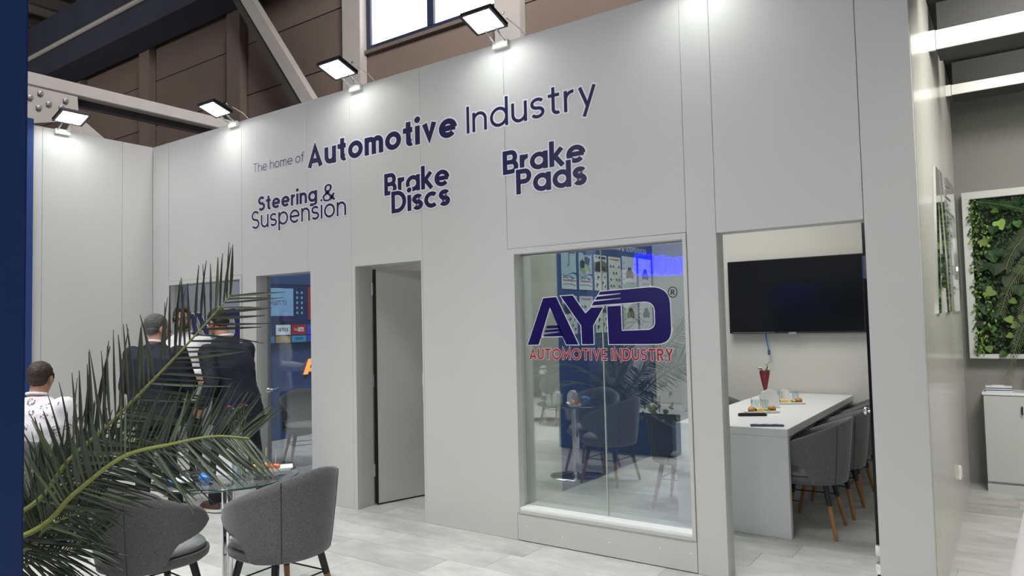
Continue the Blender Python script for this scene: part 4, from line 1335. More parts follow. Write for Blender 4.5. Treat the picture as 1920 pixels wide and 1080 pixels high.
wrap(*on_plate(PL, prz, .035, -.025), .6, 'red topped wrap near the front of the plate on the glass table', 'tomato', L=.05)
def crumple(name, x, y, z, r, m, label, cat, seed, group=None):
    q = random.Random(seed)
    mb = MB().ell((0, 0, r[2]), r, n=18, m=11)
    mb.v = [tuple(Vector(p) * (1 + .22 * mnoise.noise(Vector(p) * 30 + Vector((seed, 0, 0))))) for p in mb.v]
    lo = min(p[2] for p in mb.v)
    mb.v = [(a, b, c - lo) for a, b, c in mb.v]
    return tag(mb.build(name, m, loc=(x, y, z), smooth=True), label, cat, group)
crumple('blue_packet', -3.555, -2.075, TZ, (.042, .036, .026), 'blue_wrap', 'shiny blue crumpled packet on the glass table', 'packet', 4, 'snack packets')
crumple('blue_packet', -3.635, -2.16, TZ, (.075, .038, .017), 'blue_white_wrap', 'blue and white snack bag lying on the glass table', 'packet', 9, 'snack packets')
crumple('blue_packet', -3.70, -2.215, TZ, (.045, .034, .014), 'blue_wrap', 'blue snack bag under the palm frond on the glass table', 'packet', 14, 'snack packets')
pb = thing('black_wallet', 'small black pouch on the front edge of the glass table', 'pouch', (-3.535, -2.195, TZ), .7)
MB().box(-.04, .04, -.025, .025, 0, .018).build('body', 'leather', pb, bevel=.005)
MB().box(-.041, .041, -.026, .0, .018, .022).build('flap', 'leather', pb, bevel=.002)

# things on the far mirrored table
napkins(-6.2, -5.35, TZ, .4, 'white napkin holder on the mirrored table down the aisle')

# ================================================================== MEETING TABLE
mt = thing('meeting_table', 'long white table with solid end panels in the meeting room', 'table', (-1.62, 0, 0))
MB().box(-.43, .42, 1.01, 3.60, .725, .782).build('tabletop', 'white_table', mt, bevel=.002)
MB().box(-.43, .42, 1.01, 1.065, 0, .7245).build('end_panel', 'white_table', mt, bevel=.002)
MB().box(-.43, .42, 3.545, 3.60, 0, .7245).build('end_panel', 'white_table', mt, bevel=.002)
MB().box(-.10, -.06, 1.066, 3.544, .30, .7245).build('stretcher_panel', 'white_table', mt)
MZ = .7825
p1 = Vector((-1.625, 1.86, MZ)); r1 = radians(40)
rect_plate(p1.x, p1.y, p1.z, r1, .30, .12, 'white oblong snack plate beside the black tray on the white table', 'oblong snack plates')
burger(*on_plate(p1, r1, -.08, .012), .030, 'seeded roll at the left of the front plate on the white table', False)
burger(*on_plate(p1, r1, -.10, -.022), .026, 'yellow cheese roll with a skewer on the front plate on the white table')
wrap(*on_plate(p1, r1, -.015, -.01), r1, 'toasted wrap with a skewer on the front plate on the white table')
salad(*on_plate(p1, r1, .045, -.01), 'dark olive bite on the front plate on the white table')
burger(*on_plate(p1, r1, .092, -.005), .034, 'glossy brown roll at the right of the front plate on the white table', False)
p2 = Vector((-1.59, 2.60, MZ)); r2 = radians(28)
rect_plate(p2.x, p2.y, p2.z, r2, .30, .12, 'white oblong snack plate farther back on the white table', 'oblong snack plates')
burger(*on_plate(p2, r2, -.115, .0), .030, 'brown roll with a skewer at the left of the back plate')
wrap(*on_plate(p2, r2, -.035, .0), r2, 'yellow wrap with a skewer on the back plate')
salad(*on_plate(p2, r2, .035, -.01), 'green salad bite on the back plate')
burger(*on_plate(p2, r2, .095, -.005), .032, 'brown roll with a skewer at the right of the back plate')
tr = thing('black_tray', 'slim black box lying in front of the snack plate on the white table', 'box', (-1.635, 1.635, MZ), radians(28))
MB().box(-.115, .115, -.028, .028, 0, .020).build('body', 'black_plastic', tr, bevel=.006)
MB().box(-.105, .105, -.024, .024, .020, .023).build('lid', 'black_metal', tr, bevel=.001)
rm = thing('remote_control', 'dark blue remote control near the front edge of the white table', 'remote', (-1.372, 1.115, MZ), radians(24))
MB().box(-.12, .12, -.024, .024, 0, .014).build('body', 'remote_blue', rm, bevel=.004)
for i in range(9):
    for j in range(2):
        MB().box(-.105 + i * .024, -.09 + i * .024, -.016 + j * .018, -.003 + j * .018, .014, .0165).build('button', ('black_plastic', 'outlet_white', 'screen_pale')[(i * 2 + j) % 3], rm)
napkins(-1.665, 2.25, MZ, radians(35), 'white napkin holder between the snack plates on the white table', 1.25)
for k, (x, y, lab) in enumerate(((-1.735, 2.06, 'blue patterned glass left of the napkin holder'), (-1.665, 2.11, 'blue patterned glass in front of the napkin holder'), (-1.74, 2.86, 'blue patterned glass behind the back plate, left'), (-1.60, 2.93, 'blue patterned glass behind the back plate, right'))):
    tumbler(x, y, MZ, lab, .034, .085, 'pattern_glass', 'blue patterned glasses on the white table')
vase(-1.845, 2.78, MZ, 'white vase with a red wrapped bouquet on the white table', True, 8)
napkins(-1.71, 2.93, MZ, radians(35), 'small white napkin stack beside the bouquet vase', .8)

# ================================================================== BLUE COLUMNS, PLANTER, PALM
CX0, CX1 = -1.62, -1.092
tag(MB().box(CX0, CX1, -4.08, -3.90, 0, 5.2).build('blue_column', 'blue_panel', bevel=.004), 'tall deep blue column filling the left edge of the picture', 'column')
tag(MB().box(-4.66, -4.20, -3.56, -3.30, 0, 5.2).build('blue_column', 'blue_panel', bevel=.004), 'deep blue column mirrored in the right window behind the glass table', 'column')
pl = thing('planter_box', 'low blue planter box beside the mirrored blue column', 'planter', (-3.66, -3.45, 0))
for q in ((-.535, .535, -.11, -.09), (-.535, .535, .13, .15), (-.535, -.515, -.09, .13), (.515, .535, -.09, .13)):
    MB().box(*q, 0, .46).build('side_board', 'blue_panel', pl, bevel=.003)
MB().box(-.515, .515, -.09, .13, .0, .42).build('soil_bed', 'soil', pl)
PT_ = Vector((-3.86, -3.42, .42))
palm = thing('date_palm', 'green feather palm with long fronds reaching over the chairs and glass table', 'palm', PT_)
tk = MB().lathe([(.075, 0), (.095, .05), (.085, .14), (.06, .22), (.03, .27)], 14)
tk.build('trunk', 'dry_leaf', palm, smooth=True)
CAMV = Vector((0.18152, -4.38301, 1.6))
def catm(P, n):
    out = []
    k = len(P) - 1
    for i in range(n + 1):
        t = i / n * k
        j = min(int(t), k - 1); f_ = t - j
        p0, p1, p2, p3 = P[max(j - 1, 0)], P[j], P[j + 1], P[min(j + 2, k)]
        out.append(0.5 * (2 * p1 + (p2 - p0) * f_ + (2 * p0 - 5 * p1 + 4 * p2 - p3) * f_ ** 2 + (3 * p1 - p0 - 3 * p2 + p3) * f_ ** 3))
    return out
def leaflet(mb, p, d, nrm, L, W, droop, mi=0, seg=5, bend=0.0):
    d = d.normalized(); s = d.cross(nrm).normalized(); n_ = s.cross(d)
    vs = []; fs = []
    q = p.copy(); dd = d.copy()
    for i in range(seg + 1):
        t = i / seg
        ww = W * (0.55 + 1.1 * t if t < .4 else 1.0 - .80 * ((t - .4) / .6) ** 1.3) * .5
        vs += [q + s * ww + n_ * ww * .35, q, q - s * ww + n_ * ww * .35]
        dd = (dd + Vector((0, 0, -droop)) * (1 / seg) + s * bend / seg).normalized()
        q = q + dd * (L / seg)
    for i in range(seg):
        a = i * 3
        fs += [(a, a + 3, a + 4, a + 1), (a + 1, a + 4, a + 5, a + 2)]
    mb.add(vs, fs, mi)
UP = -1
def frond(pts, nper, Lmax, facing, start=.22, stuff=False, seed=1, droop=.25, W=.019, a0=62, a1=38, up=1.0, dn=1.0, lift=.12, au=None):
    q = random.Random(seed)
    P = [Vector(p) - PT_ for p in pts]
    C = catm(P, 40)
    rc = MB().tube(C, [.014 * (1 - .78 * i / 40) for i in range(41)], 7).build('frond', 'rachis', palm, smooth=True)
    N0 = (facing - (C[20] + PT_)).normalized() if facing is not None else Vector((0, 0, 1))
    acc = MB()
    for side in (-1, 1):
        for k in range(nper):
            s = start + (1 - start) * (k + .5 + .3 * (q.random() - .5)) / nper
            f_ = s * 40; i = min(int(f_), 39)
            p = C[i].lerp(C[i + 1], f_ - i)
            T = (C[i + 1] - C[i]).normalized()
            N = (N0 - T * N0.dot(T)).normalized()
            S = T.cross(N) * side
            b0, b1 = (au if (au and side == UP) else (a0, a1))
            al = radians(b0 + (b1 - b0) * s + q.uniform(-3, 3))
            prof = (.62 + .38 * min(1, (s - start) / .25)) * (1 - .42 * max(0, (s - .55) / .45) ** 1.2)
            L = Lmax * prof * q.uniform(.86, 1.08) * (up if side < 0 else dn)
            d = T * cos(al) + S * sin(al) + N * q.uniform(lift - .08, lift + .10)
            nr = (N + S * q.uniform(-.5, .5) + T * q.uniform(-.3, .3)).normalized()
            w_ = W * q.uniform(.7, 1.12) * (1.08 - .5 * max(0, s - .35))
            m_ = 'leaf_palm' if q.random() > .12 else 'leaf_palm_pale'
            dr = droop * q.uniform(.4, 1.5)
            if stuff:
                leaflet(acc, p, d, nr, L, w_, dr, 0, 4)
            else:
                mb = MB(); leaflet(mb, p, d, nr, L, w_, dr, 0, 5, q.uniform(-.18, .18))
                mb.build('leaflet', m_, rc)
    if stuff:
        o = acc.build('leaflets', 'leaf_palm', rc); o['kind'] = 'stuff'
    return rc
base = PT_ + Vector((0, 0, .20))
def pxp(px, py, y):
    d = _f + _r * ((px - 960) / 1340.44) + _u * ((540 - py) / 1340.44)
    t = (y - CAMV.y) / d.y
    return CAMV + d * t
frond([base, pxp(40, 960, -3.00), pxp(130, 862, -2.90), pxp(215, 785, -2.82), pxp(330, 668, -2.72), pxp(434, 552, -2.62)], 48, .40, CAMV, .22, False, 3, .02, .0165, 50, 46, 1.0, .92, .0, (48, 34))
frond([base + Vector((.02, .02, -.04)), pxp(48, 1003, -3.02), pxp(140, 925, -2.93), pxp(230, 857, -2.86), pxp(320, 833, -2.80), pxp(400, 818, -2.74), pxp(468, 822, -2.68)], 58, .36, CAMV, .20, False, 5, .08, .0165, 60, 34, .84, 1.0, .02, (54, 50))
frond([base, pxp(35, 1010, -2.98), pxp(75, 930, -2.86), pxp(120, 880, -2.72)], 22, .34, CAMV, .30, False, 8, .0, .021, 46, 25)
frond([base + Vector((0, .03, -.06)), pxp(-10, 1075, -2.95), pxp(70, 1050, -2.86), pxp(170, 1020, -2.72)], 34, .36, CAMV, .35, False, 13, .25, .017, 60, 24)
frond([base + Vector((.02, 0, -.02)), pxp(30, 985, -2.95), pxp(110, 920, -2.82), pxp(190, 862, -2.70), pxp(268, 818, -2.58)], 40, .36, CAMV, .25, False, 41, .10, .018, 58, 40, 1.0, 1.1, .02, (52, 36))
frond([base + Vector((0, .02, -.08)), pxp(20, 1045, -2.98), pxp(95, 985, -2.88), pxp(180, 950, -2.80)], 34, .36, CAMV, .30, True, 43, .2, .018, 60, 30)
for k, (dx, dy, dz, sd) in enumerate(((-.75, .35, .45, 21), (-.35, .75, .25, 22), (-.8, -.3, .7, 23), (-.2, -.35, 1.0, 24), (.25, .15, 1.15, 26), (.05, .35, .95, 27), (.38, -.05, .80, 28))):
    frond([base, base + Vector((dx * .35, dy * .35, dz * .62)), base + Vector((dx * .72, dy * .72, dz * .95)), base + Vector((dx * 1.1, dy * 1.1, dz * .88))], 34, .32, None, .22, True, sd, .3, .018, 60, 34)
def ivy(x, y, z, label, n, sd, spread):
    q = random.Random(sd)
    t = thing('leafy_plant', label, 'plant', (x, y, z), 0, 'leafy plants in the blue planter')
    for k in range(n):
        p = Vector((q.uniform(-1, 1) * spread, q.uniform(-.05, .16), q.uniform(-.22, .26)))
        r_ = q.uniform(.03, .055)
        a = q.uniform(0, 6.3)
        d = Vector((cos(a), .5, sin(a) - .5)).normalized(); nr = Vector((q.uniform(-.6, .6), 1, q.uniform(-.2, .8))).normalized()
        s = d.cross(nr).normalized()
        MB().add([p, p + s * r_ * .7 + d * r_ * .35, p + s * r_ * .55 + d * r_ * .9, p + d * r_ * 1.7, p - s * r_ * .55 + d * r_ * .9, p - s * r_ * .7 + d * r_ * .35, p + d * r_ * .8 + nr * r_ * .12],
                 [(0, 1, 6), (1, 2, 6), (2, 3, 6), (3, 4, 6), (4, 5, 6), (5, 0, 6)]).build('leaf', ('leaf_dark', 'leaf_mid', 'leaf_light')[0 if q.random() < .45 else (1 if q.random() < .6 else 2)], t)
    MB().tube([(0, 0, -.08), (.02, .03, .12)], .006, 5).build('stem', 'stem_green', t)
    return t
ivy(-3.30, -3.36, .58, 'broad leaved green plant at the right end of the planter', 40, 31, .22)
ivy(-4.02, -3.36, .54, 'broad leaved green plant at the left end of the planter', 22, 32, .14)

# ================================================================== RIGHT NICHE: living wall, cabinet, brochures
lv = thing('living_wall', 'framed panel of mixed green leaves on the niche back wall', 'green wall', (0, 3.50, 0))
X0, X1, Z0, Z1 = -.175, 1.05, 1.17, 2.716
fw = .066
MB().box(X0, X1, 0, .148, Z1 - fw, Z1).build('frame_rail', 'frame_grey', lv, bevel=.002)
MB().box(X0, X1, 0, .148, Z0, Z0 + fw * .62).build('frame_rail', 'frame_grey', lv, bevel=.002)
MB().box(X0, X0 + fw, .001, .148, Z0 + fw * .62 + .001, Z1 - fw - .001).build('frame_stile', 'frame_grey', lv, bevel=.002)
MB().box(X1 - fw, X1, .001, .148, Z0 + fw * .62 + .001, Z1 - fw - .001).build('frame_stile', 'frame_grey', lv, bevel=.002)
MB().box(X0 + fw, X1 - fw, .07, .148, Z0 + fw * .62, Z1 - fw).build('backing', 'moss', lv)
def leaf_shape(mb, p, d, nr, r_, kind='heart', mi=0):
    d = d.normalized(); s = d.cross(nr).normalized(); nn = s.cross(d)
    if kind == 'heart':
        prof = ((0, 0), (.42, -.10), (.62, .15), (.52, .55), (.22, .95), (0, 1.15))
    else:
        prof = ((0, 0), (.22, .2), (.30, .5), (.20, .85), (0, 1.1))
    k = len(prof)
    vs = [p + d * r_ * v + s * r_ * u + nn * r_ * (.10 * u) for u, v in prof] + [p + d * r_ * v - s * r_ * u + nn * r_ * (.10 * u) for u, v in prof[1:-1]] + [p + d * r_ * .45 - nn * r_ * .06]
    c = len(vs) - 1
    R_ = list(range(k)); L__ = [k - 1] + list(range(2 * k - 3, k - 1, -1)) + [0]
    fs = [(R_[i], R_[i + 1], c) for i in range(k - 1)] + [(L__[i], L__[i + 1], c) for i in range(len(L__) - 1)]
    mb.add(vs, fs, mi)
q = random.Random(77)
small = {'leaf_dark': MB(), 'leaf_mid': MB(), 'leaf_light': MB()}
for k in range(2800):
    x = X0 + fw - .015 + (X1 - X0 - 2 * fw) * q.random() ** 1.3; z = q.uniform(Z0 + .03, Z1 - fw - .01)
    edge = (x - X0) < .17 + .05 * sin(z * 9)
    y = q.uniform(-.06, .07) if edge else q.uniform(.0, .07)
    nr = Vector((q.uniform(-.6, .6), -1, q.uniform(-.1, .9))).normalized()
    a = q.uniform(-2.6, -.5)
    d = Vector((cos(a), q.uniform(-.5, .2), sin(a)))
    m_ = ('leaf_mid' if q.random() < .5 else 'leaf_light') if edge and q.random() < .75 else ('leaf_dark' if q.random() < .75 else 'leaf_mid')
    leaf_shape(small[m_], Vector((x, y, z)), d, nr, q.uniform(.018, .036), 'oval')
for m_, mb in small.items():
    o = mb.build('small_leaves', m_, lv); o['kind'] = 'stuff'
for (px, py, r_, m_, ang_) in ((1875, 422, .085, 'leaf_light', -70), (1862, 432, .075, 'leaf_dark', -100), (1845, 455, .07, 'leaf_light', -60), (1862, 480, .11, 'leaf_dark', -80), (1840, 500, .10, 'leaf_dark', -120), (1866, 505, .10, 'leaf_dark', -95), (1913, 508, .08, 'leaf_mid', -40), (1853, 548, .085, 'leaf_light', -150), (1880, 475, .07, 'leaf_dark', -30), (1897, 460, .07, 'leaf_dark', -120), (1908, 420, .06, 'leaf_mid', -80), (1900, 565, .05, 'leaf_light', -40), (1893, 600, .06, 'leaf_light', -60), (1905, 610, .06, 'leaf_light', -20), (1917, 598, .06, 'leaf_light', -100), (1848, 580, .09, 'leaf_dark', -90), (1870, 590, .08, 'leaf_dark', -60), (1861, 618, .05, 'leaf_mid', -100), (1895, 630, .05, 'leaf_light', -30), (1855, 655, .055, 'leaf_light', -80), (1880, 665, .055, 'leaf_mid', -140), (1835, 660, .045, 'leaf_mid', -60), (1893, 385, .05, 'leaf_mid', 60), (1866, 395, .05, 'leaf_mid', -30), (1910, 545, .09, 'leaf_dark', -80), (1890, 530, .09, 'leaf_dark', -110), (1843, 540, .06, 'leaf_dark', -60), (1838, 610, .06, 'leaf_dark', -70), (1910, 645, .06, 'leaf_dark', -50), (1904, 375, .06, 'leaf_dark', 70), (1880, 380, .05, 'leaf_dark', 100)):
    p = pxp(px, py, 3.47 + .03 * q.random()); p.y -= 3.50
    a = radians(ang_)
    d = Vector((cos(a), -.25, sin(a)))
    mb = MB(); leaf_shape(mb, p - d * r_ * .5, d, Vector((q.uniform(-.3, .3), -1, q.uniform(.1, .6))).normalized(), r_)
    mb.build('leaf', m_, lv)
for (pts, n, L) in ((((1950, 420), (1925, 440), (1900, 470), (1885, 505)), 26, .16), (((1940, 470), (1915, 505), (1890, 545), (1876, 590)), 26, .15), (((1950, 560), (1922, 605), (1905, 650), (1893, 700)), 26, .12), (((1830, 378), (1865, 382), (1900, 388), (1935, 396)), 22, .09), (((1945, 520), (1925, 560), (1912, 600), (1900, 645)), 20, .11)):
    C_ = catm([pxp(a, b, 3.42) - Vector((0, 3.50, 0)) for a, b in pts], 20)
    fr = MB().tube(C_, .003, 5).build('fern_frond', 'stem_green', lv)
    mb = MB()
    for side in (-1, 1):
        for k in range(n):
            i = min(19, int(k / n * 20)); T = (C_[i + 1] - C_[i]).normalized(); S = T.cross(Vector((0, -1, .2))).normalized() * side
            leaflet(mb, C_[i].lerp(C_[i + 1], k / n * 20 - i), T * .8 + S * .55 + Vector((0, -.2, 0)), Vector((0, -1, .2)), L * (1 - .5 * k / n) * q.uniform(.8, 1.1), .006, .25, 0, 3)
    o = mb.build('leaflets', 'leaf_palm_pale' if L > .1 else 'leaf_dark', fr); o['kind'] = 'stuff'
cbn = thing('grey_cabinet', 'low grey cabinet below the living wall', 'cabinet', (-.083, 3.30, 0))
MB().box(0.0, 1.25, .025, .34, .075, .855).build('body', 'cabinet_grey', cbn, bevel=.002)
MB().box(-.008, 1.258, -.008, .345, .857, .882).build('top', 'white_table', cbn, bevel=.003)
MB().box(.0, 1.25, .01, .33, 0, .074).build('plinth', 'cabinet_grey', cbn)
for x0, x1, hx in ((.003, .62, .28), (.626, 1.247, .90)):
    dr_ = MB().box(x0, x1, 0, .024, .095, .852).build('door', 'cabinet_grey', cbn, bevel=.002)
    MB().tube([(hx + .0, 0, .70), (hx, -.03, .70), (hx, -.03, .76), (hx, 0, .76)], .007, 8).build('handle', 'black_metal', dr_)
br = thing('brochure_stack', 'stack of navy and white brochures on the grey cabinet', 'brochures', (-.06, 3.36, .8825), .06)
for k in range(5):
    MB().box(.0 + .003 * (k % 2), .20 - .004 * (k % 3), 0, .15, .009 * k, .009 * k + .008).build('brochure', 'paper' if k % 2 == 0 else 'navy_wall', br, bevel=.001)
MB().box(.05, .14, .03, .11, .0455, .052).build('leaflet', 'paper', br)
cm = thing('coffee_machine', 'black appliance at the picture edge on the grey cabinet', 'appliance', (.30, 3.38, .8825))
MB().box(-.03, .25, 0, .09, 0, .28).build('body', 'black_plastic', cm, bevel=.01)
MB().box(.0, .22, -.05, .0, 0, .03).build('drip_tray', 'black_metal', cm, bevel=.004)
MB().box(.05, .17, -.04, .0, .2, .25).build('spout', 'black_metal', cm, bevel=.004)
# white tub armchair at the lower right edge
wc_ = thing('white_armchair', 'white rounded armchair cut by the lower right edge', 'armchair', (.53, -.55, 0), radians(-100))
def shell(a0, a1, r0, r1, z0, z1, th, nm):
    mb = MB(); n = 30; vs = []; fs = []
    ring = []
    for i in range(n + 1):
        a = radians(a0 + (a1 - a0) * i / n)
        f_ = lambda r_, z_: Vector((r_ * cos(a), r_ * sin(a), z_))
        ring.append([f_(r0, z0), f_(r1, z1 - .03), f_(r1 - .01, z1 - .008), f_(r1 - th / 2, z1), f_(r1 - th + .01, z1 - .008), f_(r1 - th, z1 - .03), f_(r0 - th, z0)])
    k = 7
    for r_ in ring: vs += r_
    for i in range(n):
        for j in range(k):
            fs.append((i * k + j, (i + 1) * k + j, (i + 1) * k + (j + 1) % k, i * k + (j + 1) % k))
    fs.append(tuple(range(k))[::-1]); fs.append(tuple(n * k + j for j in range(k)))
    return mb.add(vs, fs).build(nm, 'white_shell', wc_, smooth=True)
shell(25, 335, .50, .36, .10, .745, .07, 'backrest')
MB().lathe([(.0, .30), (.36, .30), (.385, .33), (.36, .40), (.30, .43), (.0, .44)], 32).build('seat', 'white_shell', wc_, smooth=True)
for a in (45, 135, 225, 315):
    MB().tube([(.28 * cos(radians(a)), .28 * sin(radians(a)), .30), (.33 * cos(radians(a)), .33 * sin(radians(a)), 0)], [.018, .012], 8).build('leg', 'wood', wc_)

# ================================================================== STANDS ACROSS THE AISLE (seen only as reflections)
sg = thing('blue_light_sign', 'glowing blue sign mirrored at the top of the right window', 'sign', (-4.22, -7.78, 2.28))
q = random.Random(5)
MB().box(-1.45, .15, -.12, -.04, .10, .42).build('backing', 'stand_white', sg, bevel=.01)
x = -1.36
while x < .05:
    r_ = q.uniform(.09, .13) * (1 - .28 * (x + 1.36)); hz = .36 - .10 * (x + 1.36)
    MB().cap((x, 0, hz - .10), (x, 0, hz + .10 + .05 * q.random()), r_ * .7, r_ * .6, 12).build('lit_letter', 'blue_led', sg, smooth=True)
    x += r_ * 1.15
ns = thing('neighbour_stand', 'pale exhibition stand wall mirrored in the right window', 'stand', (-3.2, -8.3, 0))
MB().box(-3.0, 2.6, -.15, 0, 0, 3.2).build('back_wall', 'stand_white', ns, bevel=.01)
MB().box(-3.0, 2.6, .0, .02, 2.6, 3.2).build('fascia', 'navy_wall', ns)
mb = MB(); write(mb, 'VDO', .2, lambda u, v, o: Vector((-u, .004 + o, v)), -.3, 1.35, 1.85, .36); mb.build('lettering', 'navy_vinyl', ns)
MB().box(-1.4, -.6, .3, 1.0, 0, 1.05).build('counter', 'stand_white', ns, bevel=.02)
gd = thing('display_shelf', 'dark brown display stand down the aisle mirrored in the right window', 'stand', (-8.4, -8.6, 0))
MB().box(-1.8, 1.5, -.4, 0, 0, 2.5).build('back_wall', 'brown_goods', gd)
for k in range(3):
    MB().box(-1.7, 1.4, .0, .5, .5 + k * .6, .55 + k * .6).build('shelf', 'steel_dark', gd)

# ================================================================== PEOPLE
def remesh(mb, name, m, parent, vox, it=6, disp=0.0, dscale=60):
    o = mb.build(name, m, parent, smooth=True)
    if disp:
        pass
    r_ = o.modifiers.new('r', 'REMESH'); r_.mode = 'VOXEL'; r_.voxel_size = vox
    if it:
        s_ = o.modifiers.new('s', 'SMOOTH'); s_.factor = .5; s_.iterations = it
    r_.use_smooth_shade = True
    if disp:
        tx = bpy.data.textures.get('cloth_%d' % dscale) or bpy.data.textures.new('cloth_%d' % dscale, 'CLOUDS')
        tx.noise_scale = 1.0 / dscale
        d_ = o.modifiers.new('d', 'DISPLACE'); d_.texture = tx; d_.strength = disp * 2; d_.mid_level = .5
    return o
def loft(mb, rings, n=24):
    """rings: (centre, rx, ry, yaw)"""
    vs = []; fs = []
    for c, rx, ry, yw in rings:
        for j in range(n):
            a = 2 * pi * j / n
            x = math.copysign(abs(cos(a)) ** .85, cos(a)) * rx; y = math.copysign(abs(sin(a)) ** .85, sin(a)) * ry
            vs.append(Vector((c[0] + x * cos(yw) - y * sin(yw), c[1] + x * sin(yw) + y * cos(yw), c[2])))
    for i in range(len(rings) - 1):
        for j in range(n):
            j2 = (j + 1) % n
            fs.append((i * n + j, i * n + j2, (i + 1) * n + j2, (i + 1) * n + j))
    fs.append(tuple(reversed(range(n)))); k = len(rings) - 1
    fs.append(tuple(k * n + j for j in range(n)))
    return mb.add(vs, fs)
def hand(mb, wr, d, nrm, side, curl=.5):
    """palm at the wrist, d along the hand, nrm out of the palm, side=+1 thumb towards d x nrm"""
    d = d.normalized(); nrm = (nrm - d * nrm.dot(d)).normalized(); s = d.cross(nrm) * side
    Rm = Matrix((s, d, nrm)).transposed()
    mb.ell(wr + d * .045, (.040, .054, .016), Rm, 12, 8)
    mb.cap(wr - d * .02, wr + d * .02, .027, .029)
    for k, (off, L) in enumerate(((.029, .068), (.010, .076), (-.010, .070), (-.028, .055))):
        p = wr + d * .088 + s * off
        a1 = curl * .8; a2 = curl * 1.7
        d1 = d * cos(a1) + nrm * sin(a1); d2 = d * cos(a2) + nrm * sin(a2)
        p1 = p + d1 * L * .5; p2 = p1 + d2 * L * .5
        mb.cap(p - d * .02, p1, .0092, .0086, 8); mb.cap(p1, p2, .0086, .007, 8)
    p = wr + d * .028 + s * .036
    dt = (d * .75 + s * .55 + nrm * .35).normalized()
    mb.cap(wr + d * .02 + s * .018, p, .014, .0115, 8)
    mb.cap(p, p + dt * .032, .0115, .0098, 8); mb.cap(p + dt * .032, p + dt * .032 + (d + nrm * .4).normalized() * .026, .0098, .008, 8)
def V(*a): return Vector(a)
def person(label, loc, face, J, o):
    """local frame: faces +y, right hand at +x"""
    t = thing('person', label, 'person', (loc[0], loc[1], 0), atan2(face[1], face[0]) - pi / 2)
    S = o.get('bulk', 1.0)
    pel, che, nck, hd_ = J['pelvis'], J['chest'], J['neck'], J['head']
    Rh = Euler((J.get('pitch', 0), 0, J.get('yaw', 0))).to_matrix()
    hp = lambda x, y, z: hd_ + Rh @ V(x, y, z)
    up_ = (che - pel)
    at = lambda f_: pel + up_ * f_
    skin = o.get('skin', 'skin')
    # ---- body: one continuous surface
    b = MB()
    b.ell(hp(0, -.012, .030), (.077, .096, .088), Rh); b.ell(hp(0, .030, -.035), (.061, .064, .080), Rh)
    b.ell(hp(0, .046, -.088), (.040, .040, .032), Rh); b.ell(hp(0, .080, .014), (.048, .014, .012), Rh)
    b.cap(hp(0, .094, .004), hp(0, .114, -.034), .008, .014, 8)
    for sx in (-1, 1):
        b.ell(hp(sx * .079, -.008, -.018), (.010, .020, .032), Rh, 10, 7); b.ell(hp(sx * .038, .066, -.030), (.022, .022, .022), Rh)
        b.ell(hp(sx * .012, .104, -.036), (.009, .010, .008), Rh, 8, 6)
    b.ell(hp(0, .096, -.066), (.024, .010, .009), Rh, 10, 6)
    b.cap(hp(0, -.020, -.060), nck + V(0, -.005, -.02), .056 * S ** .4, .064 * S ** .5)
    loft(b, [(pel + V(0, 0, -.06), .145 * S, .10 * S, 0), (at(.35), .130 * S, .09 * S, 0), (at(1), .150 * S, .10 * S, 0), (che + (nck - che) * .72, .12, .07, 0), (nck, .055, .055, 0)])
    for sx, k in ((-1, 'L'), (1, 'R')):
        sh, el, wr = J['sh' + k], J['el' + k], J['wr' + k]
        b.cap(che + (sh - che) * .5, sh, .06, .05); b.cap(sh, el, .045, .038); b.cap(el, wr, .038, .026)
        hd2 = J.get('hd' + k, (wr - el).normalized()); hn = J.get('hn' + k, V(-sx, .3, 0))
        hand(b, wr, hd2, hn, sx * J.get('hs' + k, 1) , J.get('cu' + k, .55))
        b.cap(J['hip' + k], J['kn' + k], .075, .052); b.cap(J['kn' + k], J['an' + k], .050, .034)
    body = remesh(b, 'body', skin, t, .0062, 4)
    # ---- face
    for sx in (-1, 1):
        e = MB().ell(hp(sx * .031, .0855, -.002), (.0125, .009, .0085), Rh, 12, 8).build('eye', 'eye_white', body, smooth=True)
        MB().ell(hp(sx * .031, .0925, -.002), (.006, .0035, .006), Rh, 10, 6).build('eyebrow_and_iris', 'eye_dark', body, smooth=True)
        MB().cap(hp(sx * .016, .0975, .018), hp(sx * .046, .088, .019), .0035, .0025, 6).build('eyebrow', o.get('hair', 'hair_dark'), body)
    MB().cap(hp(-.020, .1045, -.066), hp(.020, .1045, -.066), .0035, .0035, 6).build('mouth', 'lip', body)
    # ---- hair
    h = MB()
    h.ell(hp(0, -.022, .040), (.084, .098, .088), Rh, 20, 12); h.ell(hp(0, -.055, -.010), (.073, .056, .060), Rh, 16, 10)
    if o.get('quiff'): h.ell(hp(.0, .045, .098), (.060, .045, .028), Rh)
    for sx in (-1, 1): h.ell(hp(sx * .072, .015, .006), (.012, .028, .034), Rh)
    remesh(h, 'hair', o.get('hair', 'hair_dark'), t, .006, 2, .006, 90)
    if o.get('beard'):
        mb = MB(); mb.ell(hp(0, .052, -.088), (.045, .040, .034), Rh)
        for sx in (-1, 1): mb.ell(hp(sx * .052, .03, -.062), (.014, .034, .036), Rh)
        remesh(mb, 'beard', 'hair_brown', t, .006, 3)
    if o.get('glasses'):
        g = MB()
        for sx in (-1, 1):
            g.tube([hp(sx * .033 + .024 * cos(a * pi / 10), .106 - .004 * abs(cos(a * pi / 10)), .0 + .019 * sin(a * pi / 10)) for a in range(21)], .0024, 6)
            g.tube([hp(sx * .057, .102, .003), hp(sx * .082, .0, .004)], .0022, 6)
        g.tube([hp(-.009, .108, .002), hp(.009, .108, .002)], .002, 6)
        g.build('spectacles', 'black_plastic', t)
    # ---- trousers
    tr_ = MB()
